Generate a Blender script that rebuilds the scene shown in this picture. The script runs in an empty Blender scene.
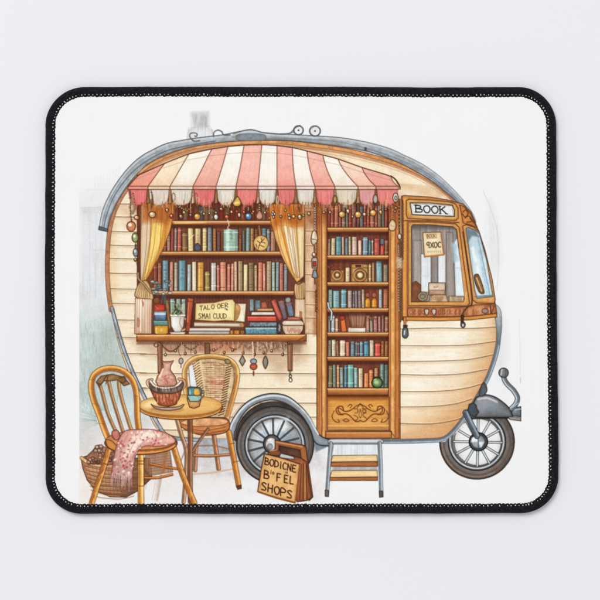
import bpy, math, random
import numpy as np

SC = 0.0005            # metres of table per reference unit (the pad is about 0.255 m wide)
CX, CY = 300.0, 300.0
TH = 0.0034            # pad thickness

scene = bpy.context.scene
# ---------------------------------------------------------------- camera
cam_d = bpy.data.cameras.new('camera')
cam = bpy.data.objects.new('camera', cam_d)
scene.collection.objects.link(cam)
CAM_H = 1.1
cam.location = (0, 0, TH + CAM_H)
cam_d.sensor_width = 36
cam_d.lens = 36 * CAM_H / (600 * SC)
cam_d.clip_start = 0.01
cam_d.clip_end = 100
scene.camera = cam
# ---------------------------------------------------------------- world and lamps
w = bpy.data.worlds.new('World'); scene.world = w; w.use_nodes = True
bg = w.node_tree.nodes['Background']
bg.inputs[0].default_value = (0.965, 0.97, 1.0, 1)
bg.inputs[1].default_value = 0.66
def area(name, loc, size, power, col):
    d = bpy.data.lights.new(name, 'AREA'); d.size = size; d.energy = power; d.color = col
    o = bpy.data.objects.new(name, d); scene.collection.objects.link(o)
    o.location = loc
    v = -o.location.normalized()
    o.rotation_euler = v.to_track_quat('-Z', 'Y').to_euler()
    return o
area('softbox', (-1.7, 2.5, 4.2), 2.1, 126, (1.0, 0.985, 0.965))
scene.view_settings.view_transform = 'Standard'
scene.view_settings.look = 'None'
scene.view_settings.exposure = 0
scene.view_settings.gamma = 1
scene.render.engine = 'CYCLES'
LIGHT_K = 1.0          # display value of a white 1.0 albedo under these lamps

# PAINT-BEGIN  : the printed picture, drawn as vector shapes into a colour grid and a part grid
S = 3                                   # grid nodes per reference unit
GX0, GY0, GX1, GY1 = 44, 84, 560, 518
GW, GH = (GX1-GX0)*S+1, (GY1-GY0)*S+1
PAD = np.array([243.5, 243.5, 242.5])/255
img = np.ones((GH, GW, 3), np.float32)*PAD.astype(np.float32)
ids = np.zeros((GH, GW), np.int16)
rng = np.random.RandomState(7)
YY, XX = np.mgrid[0:GH, 0:GW].astype(np.float32)
XX = XX/S+GX0; YY = YY/S+GY0

def vnoise(cx, cy):                     # smooth value noise, cell size cx, cy in units
    gw, gh = int((GX1-GX0)/cx)+4, int((GY1-GY0)/cy)+4
    g = rng.rand(gh, gw).astype(np.float32)
    fx = (np.arange(GW)/S)/cx; fy = (np.arange(GH)/S)/cy
    ix = fx.astype(int); iy = fy.astype(int)
    tx = fx-ix; ty = fy-iy
    tx = tx*tx*(3-2*tx); ty = (ty*ty*(3-2*ty))[:, None]
    a = g[iy][:, ix]*(1-tx)+g[iy][:, ix+1]*tx
    b = g[iy+1][:, ix]*(1-tx)+g[iy+1][:, ix+1]*tx
    return (a*(1-ty)+b*ty).astype(np.float32)
N_BIG = (vnoise(34, 30)+vnoise(15, 14)*.6+vnoise(7, 7)*.4)/2.0
N_MID = (vnoise(6, 6)+vnoise(3, 3)*.7+vnoise(1.4, 1.4)*.5)/2.2
N_FIN = (vnoise(1.0, 1.0)+vnoise(.5, .5))/2
N_H = (vnoise(16, 1.1)+vnoise(7, .6)*.7+vnoise(30, 3)*.7)/2.4       # grain along x
N_V = (vnoise(1.1, 16)+vnoise(.6, 7)*.7+vnoise(3, 30)*.7)/2.4       # grain along y
NOI = {'m': N_MID, 'h': N_H, 'v': N_V, 'b': N_BIG, 'f': N_FIN}

NODES = [('print', None, None)]
cur = [0]
def P(name, parent=0, label=None):
    NODES.append((name, parent, label)); cur[0] = len(NODES)-1
    return cur[0]
def use(i): cur[0] = i
def col(c):
    if isinstance(c, str): return np.array([int(c[i:i+2], 16) for i in (0, 2, 4)], np.float32)/255
    return np.array(c, np.float32)/(255 if max(c) > 1.5 else 1)
def smooth(pts, closed=False, n=6):
    p = np.array(pts, float); m = len(p); out = []
    rngi = range(m) if closed else range(m-1)
    for i in rngi:
        if closed: a, b, c, d = p[(i-1) % m], p[i], p[(i+1) % m], p[(i+2) % m]
        else: a, b, c, d = p[max(i-1, 0)], p[i], p[i+1], p[min(i+2, m-1)]
        for k in range(n):
            t = k/n
            out.append(.5*((2*b)+(-a+c)*t+(2*a-5*b+4*c-d)*t*t+(-a+3*b-3*c+d)*t**3))
    if not closed: out.append(p[-1])
    return np.array(out)
def win(p, pad):
    x0 = max(int((p[:, 0].min()-pad-GX0)*S), 0); x1 = min(int((p[:, 0].max()+pad-GX0)*S)+2, GW)
    y0 = max(int((p[:, 1].min()-pad-GY0)*S), 0); y1 = min(int((p[:, 1].max()+pad-GY0)*S)+2, GH)
    return (slice(y0, y1), slice(x0, x1)) if x1 > x0 and y1 > y0 else None
def segdist(X, Y, a, b):
    dx, dy = b[0]-a[0], b[1]-a[1]; L = dx*dx+dy*dy+1e-9
    t = np.clip(((X-a[0])*dx+(Y-a[1])*dy)/L, 0, 1)
    return (X-a[0]-t*dx)**2+(Y-a[1]-t*dy)**2, t
def sdf(p, w):                          # signed distance, negative inside
    X, Y = XX[w], YY[w]
    d = np.full(X.shape, 1e9, np.float32); ins = np.zeros(X.shape, bool)
    m = len(p)
    for i in range(m):
        a, b = p[i], p[(i+1) % m]
        e, _ = segdist(X, Y, a, b); d = np.minimum(d, e)
        if a[1] != b[1]:
            c = ((a[1] <= Y) != (b[1] <= Y)) & (X < (b[0]-a[0])*(Y-a[1])/(b[1]-a[1])+a[0])
            ins ^= c
    d = np.sqrt(d)
    return np.where(ins, -d, d)
INK = '412c20'
def blend(w, cov, c, own):
    cov = cov[..., None]
    img[w] = img[w]*(1-cov)+c*cov
    if own:
        m = cov[..., 0] > .5
        ids[w][m] = cur[0]
def fill(pts, c, own=True, a=1, edge=.22, ew=1.2, mott=.12, noi='m', grad=None, feather=0, ink=.55, inkc=INK, inkw=.7, sm=False, clip=None):
    """watercolour wash inside an outline; grad=((x0,y0),(x1,y1),colour2)"""
    p = smooth(pts, True) if sm else np.array(pts, float)
    w = win(p, feather+2)
    if w is None: return
    d = sdf(p, w)
    c = col(c)[None, None, :]
    base = np.broadcast_to(c, d.shape+(3,)).copy()
    if grad:
        (ax, ay), (bx, by), c2 = grad
        t = ((XX[w]-ax)*(bx-ax)+(YY[w]-ay)*(by-ay))/((bx-ax)**2+(by-ay)**2)
        t = np.clip(t, 0, 1); t = (t*t*(3-2*t))[..., None]
        base = base*(1-t)+col(c2)*t
    n = (NOI[noi][w]-.5)[..., None]
    base = base*(1+mott*2*n*np.array([.8, 1.0, 1.25], np.float32))
    if edge:
        e = np.exp(np.minimum(d, 0)/ew)[..., None]
        base = base*(1-edge*e*np.array([.75, 1, 1.2], np.float32))
    if feather: cov = np.clip(.5-d/feather, 0, 1)
    else: cov = np.clip(.5-d*S/1.5, 0, 1)
    if clip is not None: cov = cov*clip[w]
    blend(w, cov*a, np.clip(base, 0, 1), own)
    if ink:
        k = np.clip(.5-(np.abs(d)-inkw/2)*S/1.8, 0, 1)*ink*np.clip(.55+N_MID[w]*.9, 0, 1)
        if clip is not None: k = k*clip[w]
        blend(w, k, col(inkc)[None, None, :], False)
        if own:
            m = (k > .3); ids[w][m] = cur[0]
def line(pts, c=INK, wd=.7, a=.8, own=True, sm=False, taper=0, mott=.0, soft=1.0, clip=None, wob=.35):
    p = smooth(pts) if sm else np.array(pts, float)
    if len(p) < 2: return
    w = win(p, wd+2+soft)
    if w is None: return
    X, Y = XX[w], YY[w]; best = np.full(X.shape, 1e9, np.float32)
    m = len(p)-1
    for i in range(m):
        e, t = segdist(X, Y, p[i], p[i+1])
        r = wd/2
        if taper:
            s = (i+t)/m; r = wd/2*(1-taper*s)
        best = np.minimum(best, np.sqrt(e)-r)
    cov = np.clip(.5-best*S/(1.8*soft), 0, 1)*a*np.clip(1-wob+N_MID[w]*wob*2, 0, 1)
    if clip is not None: cov = cov*clip[w]
    cc = col(c)[None, None, :]
    if mott: cc = cc*(1+mott*2*(N_MID[w]-.5)[..., None])
    blend(w, cov, np.clip(cc, 0, 1), own)
def rod(pts, c, wd, sm=True, hi='', ink=.75, inkc=INK, mott=.12, hp=.28, hw=.35):
    """a drawn bar: dark outline, body, light streak"""
    p = smooth(pts) if sm else np.array(pts, float)
    line(p, inkc, wd+1.1, ink, wob=.15)
    line(p, c, wd, 1, mott=mott, wob=0)
    t = np.gradient(p, axis=0); n = np.stack([-t[:, 1], t[:, 0]], 1); n /= (np.linalg.norm(n, axis=1)[:, None]+1e-6)
    cc = col(c)
    line(p+n*wd*.27, cc*.68, wd*.34, .6, wob=.2)
    line(p-n*wd*hp, np.clip(cc*1.25+.1, 0, 1) if not hi else hi, wd*hw, .75, wob=.3)
def ell(cx, cy, rx, ry, n=28, a0=0, a1=360):
    t = np.radians(np.linspace(a0, a1, n, endpoint=(a1-a0) != 360)); return np.stack([cx+rx*np.cos(t), cy+ry*np.sin(t)], 1)
def shade(pts, c, a, feather=6, sm=False, own=False, clip=None):
    fill(pts, c, own, a=a, edge=0, mott=.1, feather=feather, ink=0, sm=sm, clip=clip)
def box(x0, y0, x1, y1): return [(x0, y0), (x1, y0), (x1, y1), (x0, y1)]
GL = {  # stroke letters in a unit box, y down
 'B': [[(0, 0), (0, 1)], [(0, 0), (.7, .1), (.75, .35), (.1, .48)], [(.1, .48), (.95, .6), (.85, .95), (0, 1)]],
 'O': [[(.5, 0), (.08, .2), (0, .6), (.3, 1), (.75, .95), (1, .5), (.85, .12), (.5, 0)]],
 'K': [[(0, 0), (.05, 1)], [(.85, 0), (.08, .55)], [(.3, .4), (1, 1)]],
 'D': [[(0, 0), (0, 1)], [(0, 0), (.8, .2), (.85, .75), (0, 1)]],
 'U': [[(0, 0), (.05, .85), (.5, 1), (.9, .8), (.9, 0)]], 'I': [[(.5, 0), (.5, 1)]],
 'C': [[(.9, .12), (.45, 0), (.05, .45), (.3, .95), (.9, .9)]],
 'G': [[(.9, .12), (.45, 0), (.05, .45), (.3, .95), (.85, .9), (.85, .55), (.5, .55)]],
 'N': [[(0, 1), (0, 0), (.85, 1), (.85, 0)]], 'E': [[(.8, 0), (0, 0), (0, 1), (.85, 1)], [(0, .48), (.65, .48)]],
 'F': [[(.85, 0), (0, 0), (0, 1)], [(0, .48), (.6, .48)]], 'L': [[(0, 0), (0, 1), (.8, .98)]],
 'S': [[(.85, .1), (.4, 0), (.05, .25), (.8, .65), (.7, .95), (0, .95)]],
 'H': [[(0, 0), (0, 1)], [(.85, 0), (.85, 1)], [(0, .5), (.85, .5)]],
 'P': [[(0, 1), (0, 0), (.85, .12), (.8, .45), (.02, .55)]], 'T': [[(0, 0), (1, 0)], [(.5, 0), (.5, 1)]],
 'A': [[(0, 1), (.5, 0), (.95, 1)], [(.2, .62), (.75, .62)]], 'R': [[(0, 1), (0, 0), (.8, .15), (.75, .45), (.05, .5), (.9, 1)]],
 'M': [[(0, 1), (.05, 0), (.45, .6), (.9, 0), (1, 1)]], 'W': [[(0, 0), (.25, 1), (.5, .4), (.75, 1), (1, 0)]],
 'X': [[(0, 0), (1, 1)], [(1, 0), (0, 1)]], '9': [[(.8, .45), (.2, .5), (.1, .1), (.8, 0), (.8, 1)]],
 '&': [[(.95, 1), (.15, .3), (.35, 0), (.65, .2), (.05, .75), (.4, 1), (.95, .6)]],
 'i': [[(.5, .4), (.5, 1)], [(.5, .1), (.5, .16)]], 'o': [[(.5, .4), (.1, .7), (.5, 1), (.9, .7), (.5, .4)]],
 '"': [[(.3, 0), (.25, .3)], [(.7, 0), (.65, .3)]], "'": [[(.5, 0), (.4, .3)]],
}
def text(s, ox, oy, ux, uy, vx, vy, c, wd, a=.9, gap=.28):
    """letters along u (one letter wide) with height vector v"""
    k = 0
    for ch in s:
        if ch == ' ': k += .7; continue
        lw = .5 if ch in "I'i" else 1
        for st in GL[ch]:
            line([(ox+ux*(k+x*lw)+vx*y, oy+uy*(k+x*lw)+vy*y) for x, y in st], c, wd, a, sm=len(st) > 3 and ch not in 'NMWE', wob=.15)
        k += lw+gap

# ------------------------------------------------ background wash
wash = P('printed_background_wash', 0, 'pale blue green and grey watercolour wash behind the caravan')
def wash_area(pts, c, a, feather): fill(pts, c, True, a=a, edge=0, mott=.1, noi='b', feather=feather, ink=0, sm=True)
inside = ((XX > 79.3) & (XX < 521)).astype(np.float32)
def wfill(pts, c, a, f, noi='b', mott=.12):
    fill(pts, c, True, a=a, edge=0, mott=mott, noi=noi, feather=f, ink=0, clip=inside)
wfill([(60, 190), (120, 190), (120, 330), (60, 330)], 'dfe0e0', .55, 30)
wfill([(60, 270), (125, 270), (150, 425), (60, 430)], 'cdd1ce', .6, 40)
wfill([(60, 320), (125, 310), (150, 415), (140, 440), (60, 425)], 'b0bfb9', .75, 36)
wfill([(60, 410), (180, 418), (240, 450), (235, 490), (150, 500), (60, 500)], 'd9cdc6', .55, 36)
wfill([(60, 415), (115, 425), (90, 460), (60, 455)], 'b9b6ae', .45, 22)
wfill([(60, 475), (100, 480), (100, 500), (60, 500)], 'efe0cf', .7, 12)
wfill([(84, 212), (106, 212), (106, 300), (80, 300)], 'c9cacc', .55, 12, 'v', .14)
wfill([(81, 208), (107, 206), (107, 214), (82, 214)], 'c6c7c8', .6, 4)
for x in (83.5, 90, 96, 102): line([(x, 213), (x-.5, 300)], 'b9bbbd', .9, .3, clip=inside)
line([(81, 208), (101, 207)], 'b5b6b8', .8, .5); line([(92, 250), (106, 250)], 'b9b9b9', .8, .5)
for k in range(9):
    x = 90+k*3.1; line([(x, 203-k*1.2), (x+5, 188-k*2.5), (x+4, 178-k)], 'c4c6c8', .6, .4, sm=True)
line([(86, 190), (112, 190)], 'c2c2c4', .6, .5)
rs = random.Random(3)
for k in range(330):                    # grassy pen strokes
    x = rs.uniform(80, 118); y = rs.uniform(325, 418); l = rs.uniform(4, 10)
    if x > 113+(y-330)*.2: continue
    line([(x, y), (x+rs.uniform(-1.5, 1), y-l)], rs.choice(['7d9a98', '8fa9a3', '74949a', 'a9bdb6', '8aa088', 'c9d2c8']), .6, .4, clip=inside, taper=.7)
for k in range(120):
    a = math.radians(rs.uniform(130, 290)); r = rs.uniform(10, 38)
    line([(104+math.cos(a)*8, 418+math.sin(a)*8), (100+math.cos(a)*r, 410+math.sin(a)*r)], rs.choice(['7f9f92', '7f9c98', '94aa90']), .6, .22, clip=inside, taper=.8)
P('printed_pencil_wash', 0, 'faint grey pencil strokes right of the caravan')
# faint sketch lines and tower
wfill([(490, 200), (498, 225), (500, 262), (494, 275), (486, 235)], 'dcdad9', .7, 9, 'v')
line([(483, 191), (490, 207), (496, 226), (499, 250), (497, 290)], '9a9898', .6, .5, sm=True)
line([(497, 224), (498, 262)], 'a59f9f', .8, .35)
line([(507, 345), (521, 352)], 'bbbbbb', .6, .0)
wfill([(494, 385), (500, 300), (506, 330), (506, 400)], 'e6e6e6', .8, 10)
line([(519.5, 320), (520.5, 375)], 'b5b0ac', .6, .5); line([(520.5, 378), (520.5, 383)], '807a78', .7, .6)
chim = P('printed_chimney', 0, 'blurred grey chimney above the caravan roof')
fill([(187, 139), (188, 129), (207, 127), (213, 130), (214, 137), (200, 142)], 'd9dbdc', edge=.1, feather=2, ink=.0, noi='v')
fill([(192, 113), (208, 112), (209, 127), (192, 129)], 'b9bbbd', edge=.0, feather=5, ink=0, noi='v', mott=.2)
fill([(190, 112.5), (209, 112), (209, 116), (191, 117)], 'c2c3c4', edge=.0, feather=3, ink=0, a=.7)
line([(187, 138), (189, 128), (210, 126)], '9b9da0', .7, .45); line([(211, 127), (213, 134)], '8b8d90', .7, .4)
# ground shadow washes
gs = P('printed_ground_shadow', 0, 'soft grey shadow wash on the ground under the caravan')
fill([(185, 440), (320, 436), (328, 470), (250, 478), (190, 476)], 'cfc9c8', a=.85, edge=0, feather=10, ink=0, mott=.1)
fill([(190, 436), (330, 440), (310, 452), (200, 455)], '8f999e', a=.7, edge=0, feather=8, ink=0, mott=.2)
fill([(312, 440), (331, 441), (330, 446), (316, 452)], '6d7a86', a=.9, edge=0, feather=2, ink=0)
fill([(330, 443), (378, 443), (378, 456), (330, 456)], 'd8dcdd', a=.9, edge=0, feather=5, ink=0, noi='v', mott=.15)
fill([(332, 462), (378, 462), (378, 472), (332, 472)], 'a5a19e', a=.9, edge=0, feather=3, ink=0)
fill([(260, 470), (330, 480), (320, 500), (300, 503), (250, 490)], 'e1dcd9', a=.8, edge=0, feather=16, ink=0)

# ------------------------------------------------ caravan shell
cv = P('printed_caravan', 0, 'cream planked round caravan bookshop with a striped awning')
body = smooth([(109, 232), (113, 212), (122, 192), (134, 177), (150, 163), (172, 152), (200, 145.5), (240, 141.5), (280, 140.5), (310, 143.5), (345, 148),
        (378, 156), (404, 164), (424, 174), (443, 187), (459, 201), (471, 214), (479, 232), (485, 252), (491, 278), (495.5, 305), (496.5, 330), (495, 348), (488, 372),
        (478, 392), (466, 413), (452, 430), (440, 438), (400, 439), (330, 439), (250, 439), (185, 438), (160, 431), (150, 417), (138, 395), (128, 371), (119, 345), (113, 318), (109, 290), (107.5, 260)], True, 4)
fill(body, 'f1dfc0', edge=.18, ew=3, mott=.04, noi='h')
wb = win(body, 2); bmask = np.zeros((GH, GW), np.float32); bmask[wb] = np.clip(.5-sdf(body, wb)*S/1.5, 0, 1)
def bfill(pts, c, a, f, **k): fill(pts, c, True, a=a, edge=0, feather=f, ink=0, clip=bmask, mott=.05, **k)
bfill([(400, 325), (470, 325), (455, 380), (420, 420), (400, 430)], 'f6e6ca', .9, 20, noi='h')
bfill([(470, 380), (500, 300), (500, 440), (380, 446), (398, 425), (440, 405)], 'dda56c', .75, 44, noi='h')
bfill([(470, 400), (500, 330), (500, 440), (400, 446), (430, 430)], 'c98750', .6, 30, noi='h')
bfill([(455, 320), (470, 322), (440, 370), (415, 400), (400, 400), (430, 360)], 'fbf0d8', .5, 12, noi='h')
bfill([(130, 337), (306, 338), (306, 360), (280, 372), (240, 352), (160, 360), (140, 350)], 'b48a68', .55, 12)
bfill([(160, 338), (304, 339), (300, 352), (165, 352)], '8f6a50', .6, 6)
bfill([(180, 345), (240, 345), (240, 420), (180, 420)], 'd3ab84', .35, 16)
bfill([(270, 356), (290, 372), (283, 384), (272, 374)], 'cbb090', .5, 8)
bfill([(108, 215), (116, 215), (118, 300), (110, 300)], 'e6c592', .6, 6)
bfill([(118, 205), (142, 205), (142, 224), (126, 226)], 'c9946a', .45, 10)
# planks
def plank(pts, a=.9, c='6e4f36', sm=True):
    p = np.array(pts, float)
    line(p+[0, 1.6], 'caa67c', 2.2, .42, sm=sm, clip=bmask, soft=2.5)
    line(p, c, .75, a, sm=sm, clip=bmask)
    line(p-[0, 1.3], 'fff6e2', .8, .35, sm=sm, clip=bmask)
for y in (204, 217, 231.7, 245.5, 258.7, 273.5, 289, 303.5, 320, 337.5, 353.5, 372.5, 387.5, 403, 417):
    plank([(106, y-.6), (122, y), (146, y+.3)])
for y in (354.5, 373.5, 388.5, 403, 417, 430): plank([(140, y-.4), (200, y+.3), (250, y), (318, y+.2)])
for l in ([(400, 329), (440, 328), (470, 328.5), (498, 327)], [(400, 345.6), (440, 345.8), (470, 344.8), (499, 341)], [(400, 361.5), (440, 361), (470, 359.3), (497, 354)],
          [(400, 374.5), (430, 375.2), (460, 374), (487, 369.5)], [(400, 391.6), (440, 391.2), (465, 388.4), (482, 384)], [(400, 407), (430, 406.5), (455, 404), (472, 399)],
          [(400, 423.5), (430, 424), (452, 421), (462, 418)]): plank(l)
plank([(340, 160), (366, 160), (390, 162), (404, 166)], .5); plank([(360, 168), (390, 170), (412, 170)], .6)
plank([(399, 184.5), (420, 185.5), (444, 191)], .6)
for k in range(60):
    x = rs.uniform(150, 318); y = rs.uniform(343, 392)
    line([(x, y), (x+rs.uniform(4, 12), y+rs.uniform(-.4, .4))], rs.choice(['a67a5a', 'c79c78', 'e9cfa8']), .6, .4, clip=bmask)
for k in range(70):                      # little grain flecks
    x = rs.choice([rs.uniform(114, 138), rs.uniform(402, 478)]); y = rs.uniform(240, 425) if x < 200 else rs.uniform(330, 425)
    line([(x, y), (x+rs.uniform(3, 9), y+rs.uniform(-.3, .3))], 'b8956a', .5, .35, clip=bmask)
# upper eave between roof and awning
bfill([(126, 190), (140, 174), (165, 158), (200, 149), (250, 143.5), (310, 146), (370, 158), (410, 172), (445, 192), (440, 200), (400, 190), (330, 158), (250, 150), (180, 160)], 'd9a878', .55, 5)
bfill([(330, 152), (380, 162), (420, 178), (440, 190), (402, 183), (360, 168)], 'f5e3bf', .8, 5)

# trim, rim and roof
P('wooden_trim', cv)
trim_l = [(110, 231), (107.5, 250), (106.6, 270), (108, 292), (110, 308)]
line([(134, 180), (122, 196), (114, 213), (109.5, 231), (107.8, 250), (107.3, 270), (108.6, 292), (111, 310)], '6d4630', 4.6, .9, sm=True)
line([(134, 180), (122, 196), (114, 213), (109.5, 231), (107.8, 250), (107.3, 270), (108.6, 292), (111, 310)], 'b8815c', 3.4, 1, sm=True, mott=.15)
arch = [(128, 187), (138, 174), (152, 163.5), (172, 154), (200, 146.5), (240, 142.8), (280, 142.3), (310, 145), (345, 150), (378, 158), (404, 166.5), (424, 176), (442, 188), (456, 201)]
line(arch, '7a4a2c', 4.4, .9, sm=True); line(arch, 'd39258', 3.0, 1, sm=True, mott=.15)
line(np.array(smooth(arch))+[0, 3.6], 'a8623a', 2.2, .6)
line(np.array(smooth(arch))+[0, 6.6], '9a7656', .6, .5)
P('metal_rim', cv, 'blue grey metal rim around the lower edge of the caravan')
rimr = [(497, 315), (500, 330), (498, 350), (491, 374), (481, 393), (468, 414), (455, 431), (443, 440), (425, 441), (400, 441.5), (382, 441.5)]
rod([(494.5, 311), (498, 322), (498, 345), (491, 370), (481, 391), (468, 412), (455, 429.5), (443, 439), (425, 440.8), (400, 441.5), (382, 441.5)], '7c8791', 3.6, inkc='2b333c', hi='aab4bb')
fill([(495, 307), (499, 307), (501.6, 314), (501.8, 330), (499, 345), (497, 335)], 'b6bfc3', grad=((495, 310), (502, 330), '8b969c'), sm=True, inkc='5a646c', ink=.5)
P('metal_rim', cv)
line([(112, 308), (116.5, 325), (124, 350), (134, 375), (146, 400), (158, 424), (170, 437), (200, 440)], '39424c', 3.9, .9, sm=True)
line([(112, 308), (116.5, 325), (124, 350), (134, 375), (146, 400), (158, 424), (170, 437), (200, 440), (232, 440)], 'a0a9af', 2.6, 1, sm=True, mott=.2)
line([(113.4, 308), (118, 325), (125.4, 350), (135.4, 375), (147.4, 400), (159, 423)], '38465a', .8, .8, sm=True)
P('roof', cv, 'blue grey curved metal roof edge')
ro = [(99, 230), (101, 217), (105, 204), (112, 190), (120, 178), (129, 167), (140, 157), (152, 150), (166, 143.5), (180, 140.5), (200, 137.5), (222, 134.8), (236, 132), (250, 129.8), (264, 132.5), (285, 134), (310, 135.5),
      (340, 137.5), (366, 142), (388, 148), (404, 155), (422, 164), (438, 175), (452, 188), (464, 201), (473, 214), (476, 222)]
ri = [(473, 219), (463, 208), (449, 195), (432, 181.5), (414, 170.5), (396, 161.5), (370, 152.3), (340, 146.5), (310, 142.6), (280, 140.2), (240, 141), (205, 144.5), (180, 150), (158, 158.5), (142, 169), (129, 184), (118, 201), (110, 219), (107.5, 231.5)]
roofp = np.vstack([smooth(ro), smooth(ri)])
fill(roofp, 'a3abb0', edge=.3, ew=1.6, mott=.16, inkc='2a3038', ink=.8)
wr = win(roofp, 2); rmask = np.zeros((GH, GW), np.float32); rmask[wr] = np.clip(.5-sdf(roofp, wr)*S/1.5, 0, 1)
A = smooth(ro)
line(A+[.8, 1.6], 'c3ccd1', 2.0, .8, clip=rmask, soft=1.6)
line([(103.5, 230), (106, 217), (111, 203), (118, 190), (127, 178), (137, 168), (150, 159), (166, 151), (186, 146), (215, 141)], '46525e', 1.1, .7, sm=True, clip=rmask)
line([(101.5, 230), (103.8, 217), (108.5, 203), (115.5, 190), (124, 177), (134, 166), (147, 157), (163, 150)], '6b7883', .8, .55, sm=True, clip=rmask)
line([(104.8, 230), (109, 214), (119, 195), (130, 180), (142, 168)], 'b8c6cf', .9, .7, sm=True, clip=rmask)
line([(232, 137), (250, 136), (264, 138), (300, 139), (345, 143), (390, 156), (425, 172), (450, 192), (466, 210)], '5d6b78', 1.0, .6, sm=True, clip=rmask)
line([(400, 161), (425, 174), (446, 190), (462, 207)], '4f6f96', .9, .55, sm=True, clip=rmask)
fill([(236, 138), (240, 134), (262, 134), (266, 138), (262, 140.5), (240, 140.5)], '7d868d', ink=.3, edge=.1, sm=True)
line([(233, 134), (250, 129.4), (265, 133), (285, 134.2), (297, 131)], '4b5054', .8, .8, sm=True)
fill([(98.4, 229.5), (107.6, 232), (108, 229), (99, 226)], '5c6a78', inkc='2a3038')
fill(box(364.5, 147.5, 366.5, 150.5), '4e6a88', ink=.5)
P('roof_scroll', cv)
line([(206, 137), (201, 140), (196, 141), (192, 138.5), (189.5, 134.5), (190, 133.5)], '6a6e70', 1.3, .0)
line([(199.5, 140.6), (194, 141), (190, 137), (190.3, 133.8), (194, 132.8), (197, 134), (196.4, 136.4), (194.8, 136)], '565b5f', 1.3, .9, sm=True)
P('roof_scroll', cv)
line([(213.5, 136.5), (214, 132.5), (217.5, 130.2), (221.5, 131.5), (224, 135), (230, 135)], '5b6064', 1.5, .9, sm=True)
for cx, cy, r in ((298.5, 130.3, 5.2), (315, 131, 5.8)):
    P('roof_ring', cv)
    fill(ell(cx, cy, r, r*.95), 'e9eae9', ink=0, edge=0)
    line(ell(cx, cy, r-.5, r*.95-.5, 30, -70, 282), '4e5154', 1.6, .9)
    fill(ell(cx, cy, .8, .8), '55585b', ink=.3)
    line([(cx-3.6, cy-1.5), (cx-1, cy-3.8)], '8b8e90', .7, .7)
line([(280, 134), (290, 133), (295, 128), (300, 125.5)], '55595d', 1.3, .85, sm=True)

# ------------------------------------------------ shop window
sw = P('printed_shop_window', 0, 'open shop window full of books between golden curtains')
fill(box(137, 198, 305, 336), '7d4a30', edge=.3, ew=5, mott=.25, noi='v', inkc='4a2a18')
shade(box(150, 252, 300, 336), '6b4038', .6, 8)
shade(box(137, 196, 305, 208), '5a2412', .85, 12)
for x in np.arange(178, 270, 5.2):
    y = 206+rs.random()*3
    P('book', sw); fill([(x, y), (x+4.2, y), (x+4.2, 221), (x, 221)], rs.choice(['8c3a28', '7a4a38', 'a05a3a', '9c4a38', '8a6a50', '5f6a70', '743022', '8a3220']), mott=.2, edge=.35, noi='v')
for x in np.arange(160, 280, 3.1):
    line([(x, 254), (x+.3, 291)], '4a2418', 1.0, .35); line([(x, 296), (x+.3, 334)], '4a2418', 1.0, .3)
BK = []
def book(x0, x1, yt, c, yb, parent, top=0, deco=None):
    b = P('book', parent)
    t = top+rs.uniform(-.35, .35); c = col(c)*.84+np.array([.6, .52, .43], np.float32)*.16; yt += rs.uniform(-.3, .6)
    fill([(x0+t, yt+.4), (x0+.8+t, yt-.3), (x1-.8+t, yt-.3), (x1+t, yt+.3), (x1, yb), (x0, yb)], c, mott=.14, noi='v', edge=.2, ew=.8, ink=.8, inkc='46291c', inkw=.65)
    wd = x1-x0; cc = col(c)
    if wd > 2.4:
        line([(x0+wd*.3+t, yt+1), (x0+wd*.3, yb-1)], np.clip(cc*1.18+.08, 0, 1), wd*.22, .65)
        line([(x1-wd*.14+t, yt+1), (x1-wd*.14, yb-.5)], cc*.62, wd*.16, .5)
    line([(x1+t*.8, yt+1), (x1, yb)], '2e1a12', .6, .6)
    h = yb-yt; k = rs.random() if deco is None else deco
    for q in range(int(h/5)):
        y = yt+2+rs.random()*(h-4); line([(x0+wd*rs.uniform(.15, .4), y), (x0+wd*rs.uniform(.55, .9), y+rs.uniform(-.4, .4))], cc*rs.choice([.6, .75, 1.25]), .5, .5)
    dk = cc*.45; lt = np.clip(cc*1.3+.15, 0, 1)
    if k < .3:
        for f in (.12, .2, .86): line([(x0+.3+t, yt+h*f), (x1-.3+t*.9, yt+h*f)], dk, .55, .65)
    elif k < .55:
        for f in (.14, .8): line([(x0+.4+t, yt+h*f), (x1-.4, yt+h*f)], lt, .7, .7)
    elif k < .8 and wd > 3:
        for q in range(3):
            line([(x0+wd*.35+t*.8, yt+h*(.3+q*.12)), (x0+wd*.7+t*.8, yt+h*(.32+q*.12))], dk, .5, .6)
    if k > .9:
        for q in range(6): line([(x0+wd*rs.uniform(.25, .7), yt+h*rs.uniform(.15, .9))]*1+[(x0+wd*rs.uniform(.3, .8), yt+h*rs.uniform(.15, .9))], lt, .4, .35)
def row(parent, yb, spec):
    for s in spec.split():
        a = s.split(','); book(float(a[0]), float(a[1]), float(a[2]), a[3], yb, parent)
row(sw, 251.5, '163.5,166.8,227,8d4a3c 167,170.4,228,b0826c 170.8,173.8,227.5,a5463a 174,176.8,228,988a88 177.2,181.4,227,bb5c4a 182,187.6,232,86603a 188,193.6,228,ead08e 195,201,228,d6c083 202.4,206.8,228,e3c987 207.4,212,227,7c8b98 213,216.4,228,a66f3c 217,220.6,231,6b4443 223.5,238.2,229,9cc2ae '
    '238.8,241.6,235,9a5539 242.4,245.2,230,5c6763 245.8,249.8,227,82ada6 250.2,254,228,a47e4e 254.6,258.4,229,8a4f36 262,266.4,228,6496a0 266.8,270,229,858b98 270.4,275.4,231,a87a60')
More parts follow.
